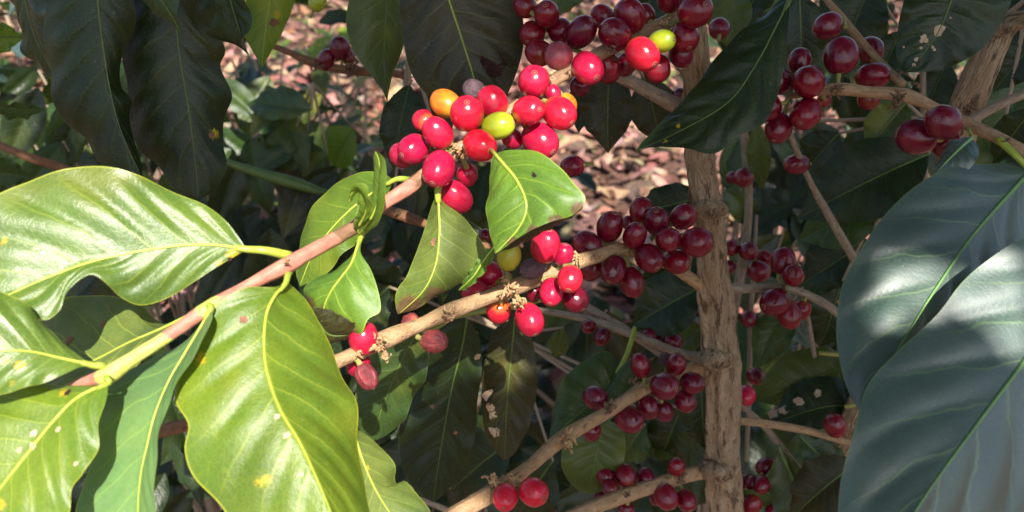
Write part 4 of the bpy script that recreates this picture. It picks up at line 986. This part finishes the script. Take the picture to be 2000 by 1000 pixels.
cl('B', .372, True, 'sunlit cherries on the middle branch', [
 (1065, 480, 31, 'r', -6, None, 1.06, 'bright red scabby cherry above the middle branch'),
 (1100, 497, 21, 'r', 6, None, 1.1, 'red cherry partly hidden behind the scabby one'),
 (994, 501, 26, 'v', -4, (998, 478), 1.16, 'olive yellow unripe cherry standing on the middle branch'),
 (1040, 524, 24, 'p', -2, (1020, 530), 1.3, 'shrivelled silvery purple cherry behind the middle branch'),
 (955, 535, 26, 'r', 4, None, 1.02, 'red cherry below the curled leaf tip, left of the olive one'),
 (929, 572, 27, 'r', 2, None, 1.1, 'red cherry resting on top of the middle branch by the brown leaf'),
 (974, 607, 25, 'r', 0, None, 1.05, 'red cherry hanging under the dried tuft of the middle branch'),
 (1034, 624, 30, 'r', -10, (1044, 650), 1.04, 'glossy red cherry hanging lowest below the middle branch'),
 (1113, 545, 26, 'r', -14, (1110, 566), 1.02, 'bright red cherry with a ringed scar in front of the middle branch'),
 (1077, 570, 26, 'r', -4, (1074, 590), 1.04, 'red cherry half shaded, left below the one with the ringed scar'),
 (1123, 584, 26, 'd', 2, None, 1.04, 'dark cherry just below the bright one with the ringed scar', False),
 (1043, 573, 17, 'd', 12, None, 1, 'small dark cherry in shade under the middle branch', False),
])
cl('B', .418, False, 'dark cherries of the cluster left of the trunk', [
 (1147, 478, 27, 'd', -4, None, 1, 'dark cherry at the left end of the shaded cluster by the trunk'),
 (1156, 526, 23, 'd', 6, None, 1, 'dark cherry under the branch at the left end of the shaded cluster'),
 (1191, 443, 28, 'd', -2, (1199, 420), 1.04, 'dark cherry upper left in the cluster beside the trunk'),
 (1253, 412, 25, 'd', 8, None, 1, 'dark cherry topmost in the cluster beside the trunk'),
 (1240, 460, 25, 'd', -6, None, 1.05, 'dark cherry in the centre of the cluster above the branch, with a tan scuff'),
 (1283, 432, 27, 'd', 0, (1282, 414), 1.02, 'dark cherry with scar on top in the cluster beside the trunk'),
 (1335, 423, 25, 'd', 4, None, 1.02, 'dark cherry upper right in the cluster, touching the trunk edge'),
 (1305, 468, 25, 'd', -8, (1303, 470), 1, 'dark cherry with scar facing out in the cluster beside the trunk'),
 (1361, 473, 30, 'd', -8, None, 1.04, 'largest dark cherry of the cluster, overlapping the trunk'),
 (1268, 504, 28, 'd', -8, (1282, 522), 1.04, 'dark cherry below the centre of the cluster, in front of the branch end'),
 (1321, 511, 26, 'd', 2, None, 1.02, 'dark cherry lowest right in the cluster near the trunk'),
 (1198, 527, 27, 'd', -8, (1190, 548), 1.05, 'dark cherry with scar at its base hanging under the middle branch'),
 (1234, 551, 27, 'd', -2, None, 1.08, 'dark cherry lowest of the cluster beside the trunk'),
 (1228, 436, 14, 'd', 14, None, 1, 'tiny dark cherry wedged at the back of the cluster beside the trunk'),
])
cl('B', .322, True, 'cherries at the lower end of the middle branch', [
 (710, 660, 31, 'r', -6, None, 1.1, 'bright red cherry half covered by a green leaf tip at the branch end'),
 (699, 711, 25, 'r', 4, None, 1.05, 'shaded red cherry under the branch end by the dried tuft'),
 (716, 735, 23, 's', -10, None, 1.3, 'wrinkled dried purple cherry hanging below the branch end'),
 (848, 667, 25, 's', -4, None, 1.25, 'wrinkled dried cherry hanging alone below the middle branch'),
 (803, 630, 19, 's', 24, None, 1.2, 'dried red cherry lying behind the middle branch'),
])
cl('D1', .535, False, 'small dark cherries on the thin twigs behind', [
 (1150, 638, 14, 'd', 20, None, 1, 'small dark cherry just above another on the thin twig behind'),
 (1176, 658, 17, 'd', 14, None, 1, 'small dark cherry hanging from the thin twig behind the middle'),
 (1272, 656, 20, 'd', 6, None, 1, 'dark cherry on the thin twig left of its neighbour near the trunk'),
 (1314, 668, 21, 'd', 0, None, 1, 'dark cherry on the thin twig close to the trunk'),
])
cl('C', .474, False, 'dark cherries of the lower cluster by the trunk', [
 (1251, 714, 22, 'd', -6, None, 1.06, 'dark cherry alone at the upper left of the lower cluster'),
 (1320, 712, 22, 'd', -4, None, 1.08, 'dark cherry with a scratch, topmost of the lower cluster'),
 (1299, 702, 13, 'p', 6, None, 1.1, 'blackened withered cherry beside the topmost one of the lower cluster'),
 (1352, 748, 22, 'd', -4, None, 1.02, 'dark cherry rightmost in the lower cluster near the trunk'),
 (1298, 755, 27, 'd', -14, None, 1, 'largest cherry in the middle of the lower cluster'),
 (1339, 783, 21, 'd', 2, None, 1.04, 'dark cherry at the lower right of the lower cluster'),
 (1163, 777, 24, 'd', -8, None, 1.08, 'dull red cherry on the upper side of the lower branch'),
 (1229, 819, 27, 'd', -12, (1250, 831), 1.04, 'dark red cherry with scar at lower right, hanging under the lower branch'),
 (1265, 795, 23, 'd', 0, None, 1, 'dark cherry behind the one with a scar under the lower branch'),
 (1297, 803, 20, 'd', 6, None, 1, 'dark cherry low at the back of the lower cluster'),
 (1155, 841, 21, 'd', 6, None, 1.1, 'dark red cherry half behind the lower branch on its underside'),
])
cl('C', .392, None, 'cherries at the bottom end of the lower branch', [
 (1042, 961, 28, 'r', -10, (1061, 972), 1, 'ripe red cherry right of its twin at the bottom edge', False),
 (987, 971, 26, 'r', -12, (984, 989), 1.04, 'ripe red cherry with a scar facing down at the bottom edge', False),
])
cl('E', .512, False, 'small dark cherries on the lowest branch', [
 (1183, 929, 19, 'd', 0, None, 1, 'dark cherry upper left of the group above the lowest branch'),
 (1222, 930, 21, 'd', -4, None, 1.04, 'dark cherry upper middle of the group above the lowest branch'),
 (1192, 953, 17, 'd', -8, None, 1, 'dark cherry in front at the left of the lowest branch'),
 (1261, 934, 19, 'd', 2, None, 1.1, 'dark cherry lying right behind the lowest branch'),
 (1321, 912, 17, 'd', -2, None, 1.08, 'single dark cherry standing on the lowest branch near the trunk'),
 (1174, 970, 13, 'd', 4, None, 1, 'small dark cherry at the left end above the lowest branch'),
 (1301, 970, 24, 'd', -6, None, 1.02, 'dark cherry hanging below the lowest branch, left of a pair'),
 (1341, 978, 20, 'd', -2, None, 1.04, 'dark cherry hanging below the lowest branch, right of a pair'),
 (1223, 996, 16, 'd', -2, None, 1, 'dark cherry cut by the bottom edge under the lowest branch'),
 (1283, 972, 15, 'd', 8, None, 1, 'dark cherry behind the pair below the lowest branch'),
])
cl('Fv', .61, False, 'small cherries on the upright twig right of the trunk', [
 (1453, 347, 19, 'd', -4, None, 1.04, 'dark cherry highest on the upright twig right of the trunk'),
 (1432, 347, 13, 'd', 4, None, 1.05, 'half hidden cherry left of the highest one on the upright twig'),
 (1428, 484, 16, 'd', 0, None, 1.04, 'dark cherry against the trunk edge beside the upright twig'),
 (1424, 521, 14, 'd', 4, None, 1.1, 'dark cherry half hidden by the trunk below another'),
 (1462, 490, 20, 'd', -6, None, 1, 'dark cherry in front of the upright twig, level with the big cluster'),
 (1494, 503, 16, 'd', 8, None, 1, 'dim cherry at the back between two others right of the upright twig'),
 (1482, 530, 21, 'd', -4, None, 1, 'dark cherry right of the upright twig just above the pale branch'),
 (1462, 623, 17, 'd', -8, None, 1.03, 'small round cherry alone on the thin hanging twig'),
 (1476, 735, 18, 'd', 0, None, 1.06, 'dark cherry just above the sunlit one right of the trunk'),
 (1457, 772, 20, 'r', -76, None, 1, 'small bright red sunlit cherry touching the trunk at right', True),
])
cl('F', .48, False, 'dark cherries on the pale branch right of the trunk', [
 (1529, 510, 25, 'd', 0, None, 1.06, 'dark cherry upper one above the pale branch right of the trunk'),
 (1549, 538, 22, 'd', -6, (1548, 530), 1, 'dark cherry with scar facing out sitting on the pale branch'),
 (1513, 590, 28, 'd', -8, (1494, 598), 1.03, 'large dark cherry hanging under the pale branch, scar facing left'),
 (1541, 614, 25, 'd', 0, None, 1.08, 'dark cherry below right of the large one under the pale branch'),
 (1566, 605, 18, 'd', 6, None, 1, 'dark cherry at the back right under the pale branch'),
])
cl('K', .52, False, 'cherry on the low right twig', [
 (1631, 831, 23, 'd', -6, (1626, 815), 1.06, 'single dark cherry on the low right twig beside the big leaf'),
])
cl('K2', .56, False, 'dark cherries in the bottom right cluster', [
 (1497, 912, 19, 'd', 0, None, 1, 'dark cherry topmost in the bottom right cluster'),
 (1458, 940, 16, 'd', 6, None, 1.08, 'dark cherry leftmost in the bottom right cluster'),
 (1488, 947, 17, 'd', -6, None, 1.1, 'dark cherry in the centre of the bottom right cluster'),
 (1470, 944, 15, 'd', -2, None, 1.1, 'dark cherry second from the left in the bottom right cluster'),
 (1512, 944, 19, 'd', 0, None, 1, 'dark cherry right of centre in the bottom right cluster'),
 (1529, 952, 18, 'd', 4, None, 1.04, 'dark cherry rightmost in the bottom right cluster'),
 (1467, 983, 20, 'd', -4, None, 1, 'dark cherry lower left in the bottom right cluster'),
 (1516, 994, 20, 'd', -4, None, 1, 'dark cherry cut by the bottom edge in the bottom right cluster'),
])
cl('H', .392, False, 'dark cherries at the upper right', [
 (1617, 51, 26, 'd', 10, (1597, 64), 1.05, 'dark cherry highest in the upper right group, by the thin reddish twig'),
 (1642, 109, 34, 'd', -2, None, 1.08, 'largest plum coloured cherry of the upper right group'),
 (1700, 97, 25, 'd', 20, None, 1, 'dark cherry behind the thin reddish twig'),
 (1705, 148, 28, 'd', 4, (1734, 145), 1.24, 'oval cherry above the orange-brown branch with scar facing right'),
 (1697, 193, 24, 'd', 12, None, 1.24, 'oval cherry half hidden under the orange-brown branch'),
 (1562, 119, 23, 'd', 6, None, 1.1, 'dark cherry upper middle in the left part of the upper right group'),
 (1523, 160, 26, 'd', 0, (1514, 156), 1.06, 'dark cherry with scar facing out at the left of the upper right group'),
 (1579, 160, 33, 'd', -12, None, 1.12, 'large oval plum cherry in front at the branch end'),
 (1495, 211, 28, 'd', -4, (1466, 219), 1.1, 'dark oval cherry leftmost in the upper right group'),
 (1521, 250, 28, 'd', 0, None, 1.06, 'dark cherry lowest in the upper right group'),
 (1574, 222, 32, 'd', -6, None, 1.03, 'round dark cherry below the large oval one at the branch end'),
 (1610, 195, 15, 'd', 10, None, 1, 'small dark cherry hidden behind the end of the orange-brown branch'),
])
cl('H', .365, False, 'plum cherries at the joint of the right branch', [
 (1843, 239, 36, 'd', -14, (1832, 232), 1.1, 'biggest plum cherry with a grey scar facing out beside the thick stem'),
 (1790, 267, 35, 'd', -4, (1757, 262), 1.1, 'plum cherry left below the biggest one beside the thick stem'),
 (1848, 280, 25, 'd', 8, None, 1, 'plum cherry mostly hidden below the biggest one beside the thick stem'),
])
cl('G', .48, False, 'cherry on the slender twig', [
 (1556, 321, 22, 'd', -4, (1538, 322), 1.08, 'lone dark cherry on the slender twig below the upper right group'),
])
cl('tw1', .615, False, 'small background cherries at the upper left', [
 (664, 94, 21, 'd', -2, None, 1.04, 'small dark cherry highest of three on the background twig'),
 (637, 117, 19, 'd', 2, None, 1.08, 'small dark cherry left of three on the background twig'),
 (681, 112, 14, 'd', 8, None, 1, 'small dark cherry at the back of three on the background twig'),
 (620, 3, 18, 'g', 0, None, 1.2, 'green unripe cherry cut by the top edge at the upper left'),
])
cl('tw4', .46, False, 'dark cherry behind leaves', [
 (948, 461, 14, 'd', 0, None, 1, 'small dark cherry in shade between two sunlit green leaves'),
])

# push overlapping cherries apart in depth (along their own sight lines)
for c in CH: c['r_px'] = c['r']
for it in range(60):
    moved = 0
    for i in range(len(CH)):
        a = CH[i]
        for j in range(i + 1, len(CH)):
            b = CH[j]
            if abs(a['x'] - b['x']) > 80 or abs(a['y'] - b['y']) > 80 or abs(a['d'] - b['d']) > .03: continue
            ra, rb = a['r'] * a['d'] / F, b['r'] * b['d'] / F
            pa, pb = P(a['x'], a['y'], a['d']), P(b['x'], b['y'], b['d'])
            need = (ra + rb) * .95; ds = (pa - pb).length
            if ds < need:
                lat2 = max(0, ds * ds - (a['d'] - b['d']) ** 2)
                want = math.sqrt(max(0, need * need - lat2)); gap = want - abs(a['d'] - b['d'])
                s = 1 if a['d'] > b['d'] else -1
                a['d'] += s * gap * .3; b['d'] -= s * gap * .3; moved += 1
    if not moved: break

protos = {}
def place_cherry(c):
    key = (c['kind'], len([1 for q in protos if q[0] == c['kind']]) if (c['kind'], 0) not in protos else random.randint(0, 1))
    key = (c['kind'], random.randint(0, 2))
    if key not in protos:
        o = bpy.data.objects.new('coffee_cherry', body_mesh(*key)); COL.objects.link(o)
        kids = []
        nv = bpy.data.objects.new('navel', NAVEL); COL.objects.link(nv); nv.parent = o; kids.append(nv); nv.scale = (.8, .8, 1)
        protos[key] = (o, kids)
    else:
        src, kk = protos[key]
        o = src.copy(); COL.objects.link(o)
        for k in kk:
            q = k.copy(); COL.objects.link(q); q.parent = o; z = random.uniform(.6, 1.0); q.scale = (z, z, 1)
    p = P(c['x'], c['y'], c['d']); r = c['r'] * c['d'] / F
    bp = min(BR[c['branch']], key=lambda q: (q - p).length)
    view = (CAM - p).normalized()
    if c['nav']:
        dx, dy = (c['nav'][0] - c['x']) / c['r'], (c['nav'][1] - c['y']) / c['r']
        q = min(.97, math.hypot(dx, dy)); z = math.sqrt(1 - q * q)
        rt = view.cross(UP) * -1; rt.normalize(); up = rt.cross(view) * -1
        up = (UP - view * UP.dot(view)).normalized()
        rt = (RIGHT - view * RIGHT.dot(view)).normalized()
        ax = (rt * dx - up * dy + view * z).normalized()
    else:
        ax = (p - bp).normalized()
        ax = (ax + view * random.uniform(-.35, .15) + Vector((random.uniform(-.3, .3), 0, random.uniform(-.3, .3)))).normalized()
    o.location = p
    qt = Vector((0, 0, 1)).rotation_difference(ax)
    o.rotation_mode = 'QUATERNION'
    o.rotation_quaternion = qt @ Quaternion((0, 0, 1), random.uniform(0, 6.28))
    el = c['el'] * random.uniform(1.0, 1.16) if c['el'] < 1.09 else c['el']
    e = el ** .5
    o.scale = (r / e * random.uniform(1.0, 1.05), r / e * random.uniform(.97, 1.03), r * e * 1.01)
    tag(o, c['label'], 'coffee cherry', c['group'])
    base = p - ax * r * e * .93
    tgtp = bp if (bp - base).length < r * 2.2 else base + ((bp - base).normalized() - ax * .6).normalized() * r * .9
    kn = base - ax * r * .35
    q = cr([base + ax * r * .1, base, kn, kn.lerp(tgtp, .6), tgtp], 10)
    rr = .0011 if c['d'] < .5 else .0012
    v, f, u = tube_geo(q, [rr * k for k in (1.3, 1.3, 1.15, 1, .95, .95, .95, 1, 1.1, 1.25)], 7)
    mi = (Matrix.LocRotScale(o.location, o.rotation_quaternion, o.scale)).inverted()
    so_ = mesh_obj('stalk', [mi @ x for x in v], f, M['stalk'], None, None, u)
    so_.parent = o
    if c['lit'] is not None:
        for k in range(3):
            (LIT if c['lit'] else SHADE).append(p + view * r * .6 + UP * r * (.5 - .5 * k))
for c in CH: place_cherry(c)

# ------------------------------------------------------------------ what the photograph shows in sun and in shade
def tgt(lst, pts):
    for x, y, d in pts: lst.append(P(x, y, d))
def line(key, lst, step, x0=-1e9, x1=1e9, y0=-1e9, y1=1e9):
    for p in BR[key][::step]:
        x, y, _ = proj(p)
        if x0 < x < x1 and y0 < y < y1: lst.append(p)
line('trunk', SHADE, 4, y0=60, y1=960)
line('A', LIT, 6, x1=1000); line('B', LIT, 4, x0=640, x1=1130); line('B', SHADE, 4, x0=1160)
line('C', SHADE, 4); line('E', SHADE, 4); line('H', SHADE, 4); line('T2', SHADE, 6, y1=400); line('F', SHADE, 3); line('G', SHADE, 3); line('K', SHADE, 3)
tgt(LIT, [(1095, 150, .352), (1130, 130, .355), (1428, 740, .478), (940, 985, .385), (900, 1005, .38)])
tgt(LIT, [(755, 720, .41), (800, 740, .41), (780, 700, .408), (740, 690, .41)]); tgt(SHADE, [(760, 800, .415), (735, 790, .415), (790, 790, .415)])
def on(key, x, y):
    rows = LEAFS[key][1]
    return min((c[0] for r in rows for c in r), key=lambda p: (proj(p)[0] - x) ** 2 + (proj(p)[1] - y) ** 2)
# big right leaves: lit patch at the top of the front one, two flecks on the one behind, the rest in shade
for x, y in ((1870, 570), (1900, 545), (1930, 530), (1940, 580), (1960, 620), (1985, 640), (1995, 600), (1960, 545), (1910, 600)): LIT.append(on('R2', x, y))
for x, y in ((1790, 530), (1798, 522), (1782, 545), (1730, 614), (1724, 626)): LIT.append(on('R1', x, y))
for x in range(1660, 2000, 34):
    for y in range(480, 1000, 34):
        if (x - 1640) * .8 + (y - 640) > 0 and not (x > 1850 and y < 700 and (x - 1850) > (y - 560) * .9 - 20): SHADE.append(on('R2', x, y))
for x in range(1650, 2000, 22):
    for y in range(335, 760, 22):
        q = on('R1', x, y)
        pq = proj(q)
        if abs(pq[0] - x) < 6 and abs(pq[1] - y) < 6 and not (1765 < x < 1815 and 505 < y < 562) and not (1712 < x < 1745 and 598 < y < 640): SHADE.append(q)
# ------------------------------------------------------------------ unseen overhead leaves, fitted to shade chosen points and spare lit ones
rng = random.Random(11)
lit2 = [sp(p) for p in LIT]; sh = [(sp(p), p) for p in SHADE]
cover = [False] * len(sh)
CAN = []
order = list(range(len(sh))); rng.shuffle(order)
for i in order:
    if cover[i]: continue
    (x, y), p = sh[i]
    best = None
    for k in range(26):
        sc_ = 1.0 if k < 10 else .62 if k < 18 else .36
        a = .058 * sc_ * rng.uniform(.85, 1.15); b = .026 * sc_ * rng.uniform(.85, 1.15); th = rng.uniform(0, math.pi)
        u0, v0 = rng.uniform(-.5, .5) * a, rng.uniform(-.5, .5) * b
        cs, sn = math.cos(th), math.sin(th)
        cx, cy = x - (u0 * cs - v0 * sn), y - (u0 * sn + v0 * cs)
        ok = True
        for lx, ly in lit2:
            dx, dy = lx - cx, ly - cy
            if abs(dx) > a * 1.3 or abs(dy) > a * 1.3: continue
            u, v = dx * cs + dy * sn, -dx * sn + dy * cs
            if (u / a) ** 2 + (v / b) ** 2 < 1.25: ok = False; break
        if not ok: continue
        hit = []
        for j, ((qx, qy), q) in enumerate(sh):
            if cover[j]: continue
            dx, dy = qx - cx, qy - cy
            if abs(dx) > a or abs(dy) > a: continue
            u, v = dx * cs + dy * sn, -dx * sn + dy * cs
            if (u / a) ** 2 + (v / b) ** 2 < .72: hit.append(j)
        if best is None or len(hit) > len(best[0]): best = (hit, cx, cy, a, b, th)
        if k >= 9 and best is not None and len(best[0]): break
    if best is None: continue
    hit, cx, cy, a, b, th = best
    for j in hit: cover[j] = True
    cover[i] = True
    CAN.append((cx, cy, a, b, th))
print('shade targets', len(sh), 'lit', len(lit2), 'canopy leaves', len(CAN))
rows = gen_rows3(Vector((-.5, 0, 0)), Vector((.5, 0, 0)), .5, 0, .03, 20, 10, 3, 8, .008, .08, None)
cm = None
zone = {}
for q in CAN: zone.setdefault(int(math.floor((q[0] + .02) / .12)), []).append(q)
labs = ['unseen branch added to shade the bush, over the far left', 'unseen branch added to shade the bush, above the left hanging leaves', 'unseen branch added to shade the bush, above the middle branch',
        'unseen branch added to shade the bush, above the trunk', 'unseen branch added to shade the bush, above the pale right twig', 'unseen branch added to shade the bush, above the big right leaves', 'unseen branch added to shade the bush, beyond the right edge', 'unseen branch added to shade the bush, outermost right', 'unseen branch added to shade the bush, outermost of all']
for zi, key in enumerate(sorted(zone)):
    Ls = zone[key]
    cs_ = [(E1 * q[0] + E2 * q[1]) for q in Ls]
    def lift(v, z): return v + SUN * ((z - v.z) / SUN.z)
    zs = [rng.uniform(1.42, 1.6) if v.x > .13 and sp(v)[1] < .78 else rng.uniform(1.75, 2.05) for v in cs_]
    ps = [lift(v, z) for v, z in zip(cs_, zs)]
    mx_ = sum((p.x for p in ps)) / len(ps); ym = [p.y for p in ps]
    st = Vector((mx_, min(ym) - .05, max(zs) + .03)); en = Vector((mx_ + .03, max(ym) + .1, max(zs) + .01))
    r = empty('unseen_shade_branch', st, labs[min(zi, len(labs) - 1)], 'coffee branch', 'unseen branches added for shade')
    q = cr([st, st.lerp(en, .5) + Vector((0, 0, .02)), en], 16)
    v, f, u = tube_geo(q, [.0035 - .0001 * i for i in range(16)], 8); mesh_obj('stem', v, f, M['bark'], r, None, u)
    for p, (cx, cy, a, b, th) in list(zip(ps, Ls))[:98]:
        if cm is None:
            o = leaf_from_rows('leaf', rows, LM['mid'], None); cm = o.data
        else:
            o = bpy.data.objects.new('leaf', cm); COL.objects.link(o)
        X = (E1 * math.cos(th) + E2 * math.sin(th)); Z = SUN; Y = Z.cross(X)
        tl = Quaternion(X, rng.uniform(-.2, .2)) @ Quaternion(Y, rng.uniform(-.15, .15))
        mtx = Matrix((X * 2 * a, Y * 4 * b, Z * 2 * a)).transposed().to_4x4()
        mtx = tl.to_matrix().to_4x4() @ mtx
        o.parent = r
        o.matrix_local = Matrix.Translation(p - st) @ mtx

# unseen leaf roof added to darken the ground behind, gaps placed for sun patches
def roof(label, x0, x1, y0, y1, z0, z1, n, size, gaps, seed, mat='mid'):
    g = random.Random(seed); V = []; Fc = []; U = []
    for k in range(n):
        gx, gy = g.uniform(x0, x1), g.uniform(y0, y1)
        z = g.uniform(z0, z1); ln = g.uniform(*size)
        if any(((gx - a) / (c + ln * .4)) ** 2 + ((gy - b) / (d + ln * .4)) ** 2 < 1 for a, b, c, d in gaps): continue
        p = Vector((gx, gy, 0)); p = p + SUN * (z / SUN.z)
        q2 = sp(p)
        if any((q2[0] - lx) ** 2 + (q2[1] - ly) ** 2 < (ln * .55) ** 2 for lx, ly in lit2): continue
        yaw = g.uniform(0, 6.28); ax = Vector((math.cos(yaw), math.sin(yaw), g.uniform(-.5, .2))).normalized()
        rw = gen_rows3(p - ax * ln * .5, p + ax * ln * .5, ln * .46, g.uniform(-.4, .4), .05, 6, 4, k, 8, .002, .1, None)
        o0 = len(V); V += [c[0] for r in rw for c in r]; U += [(c[2], c[3]) for r in rw for c in r]
        for i in range(6):
            for j in range(4):
                a = o0 + i * 5 + j; Fc.append((a, a + 1, a + 6, a + 5))
    r = empty('unseen_shade_bush', Vector(((x0 + x1) / 2, y1, 0)), label, 'coffee bush')
    mesh_obj('crown', V, Fc, LM[mat], r, None, U)
    cxm = (x0 + x1) / 2
    v, f, u = tube_geo(cr([Vector((cxm, y1, -.02)), Vector((cxm + .05, y1 - .1, z0 * .6)), Vector((cxm, (y0 + y1) / 2, z1))], 20), [.014 - .0004 * i for i in range(20)], 10)
    mesh_obj('trunk', v, f, M['trunk'], r, None, u)
def gnd(x, y):
    rd = P(x, y, 1) - CAM; k = -CAM_H / rd.z; q = CAM + rd * k; return q.x, q.y
gaps = []
for x, y, a, b in ((600, 60, .5, .9), (740, 60, .35, .7), (690, 150, .35, .4), (560, 170, .3, .3), (740, 205, .2, .2), (640, 215, .25, .2), (1190, 360, .14, .12), (1250, 300, .14, .14), (1140, 300, .10, .16), (1290, 420, .12, .08), (1200, 430, .10, .07), (90, 90, .2, .2), (60, 130, .16, .16), (40, 200, .14, .14), (1590, 50, .2, .3), (1600, 240, .16, .16), (1650, 150, .14, .16), (1850, 150, .16, .2), (1500, 60, .2, .3)):
    g = gnd(x, y); gaps.append((g[0], g[1], a * 1.35, b * 1.35))
for q in (P(60, 180, 1.0), P(30, 300, .9), P(130, 150, 1.1), P(10, 230, 1.0), P(560, 280, 1.1), P(480, 330, 1.0), P(620, 250, 1.2), P(1270, 610, .55), P(1540, 720, .57)):
    q = q - SUN * (q.z / SUN.z); gaps.append((q.x, q.y, .05, .06))
roof('unseen leaf roof added overhead to shade the dark ground', -.85, .55, .82, 2.85, 1.75, 2.2, 2200, (.09, .14), gaps, 31)
roof('unseen leaf roof added further back to dapple the ground', -3.2, 3.6, 2.3, 6.4, 2.0, 2.7, 750, (.16, .24), gaps, 33)

# ------------------------------------------------------------------ light, sky, camera
w = bpy.data.worlds.new('World'); SC.world = w; w.use_nodes = True
nt = w.node_tree; bg = nt.nodes['Background']
sky = nt.nodes.new('ShaderNodeTexSky'); sky.sky_type = 'NISHITA'; sky.sun_disc = False; sky.dust_density = 2.0; sky.ozone_density = 1.0; sky.air_density = 1.0
sky.sun_elevation = math.asin(SUN.z); sky.sun_rotation = math.atan2(SUN.x, SUN.y)
nt.links.new(sky.outputs[0], bg.inputs['Color']); bg.inputs['Strength'].default_value = SKY
sl = bpy.data.lights.new('sun', 'SUN'); sl.energy = SUNP; sl.angle = math.radians(.53); sl.color = (1, .95, .87)
so = bpy.data.objects.new('sun', sl); COL.objects.link(so); so.rotation_mode = 'QUATERNION'; so.location = (0, -2, 6)
so.rotation_quaternion = Vector((0, 0, 1)).rotation_difference(SUN)
cd = bpy.data.cameras.new('camera'); co = bpy.data.objects.new('camera', cd); COL.objects.link(co)
co.location = CAM; co.rotation_euler = (math.pi / 2 - PITCH, 0, 0)
cd.sensor_width = 36; cd.lens = 36 * F / 2000; cd.clip_start = .01; cd.clip_end = 500
cd.dof.use_dof = True; cd.dof.focus_distance = .38; cd.dof.aperture_fstop = 12.5
SC.camera = co
SC.view_settings.view_transform = 'Standard'; SC.view_settings.look = 'None'; SC.view_settings.exposure = EXPO; SC.view_settings.gamma = 1
SC.cycles.max_bounces = 8; SC.cycles.transmission_bounces = 4; SC.cycles.diffuse_bounces = 4; SC.cycles.glossy_bounces = 3
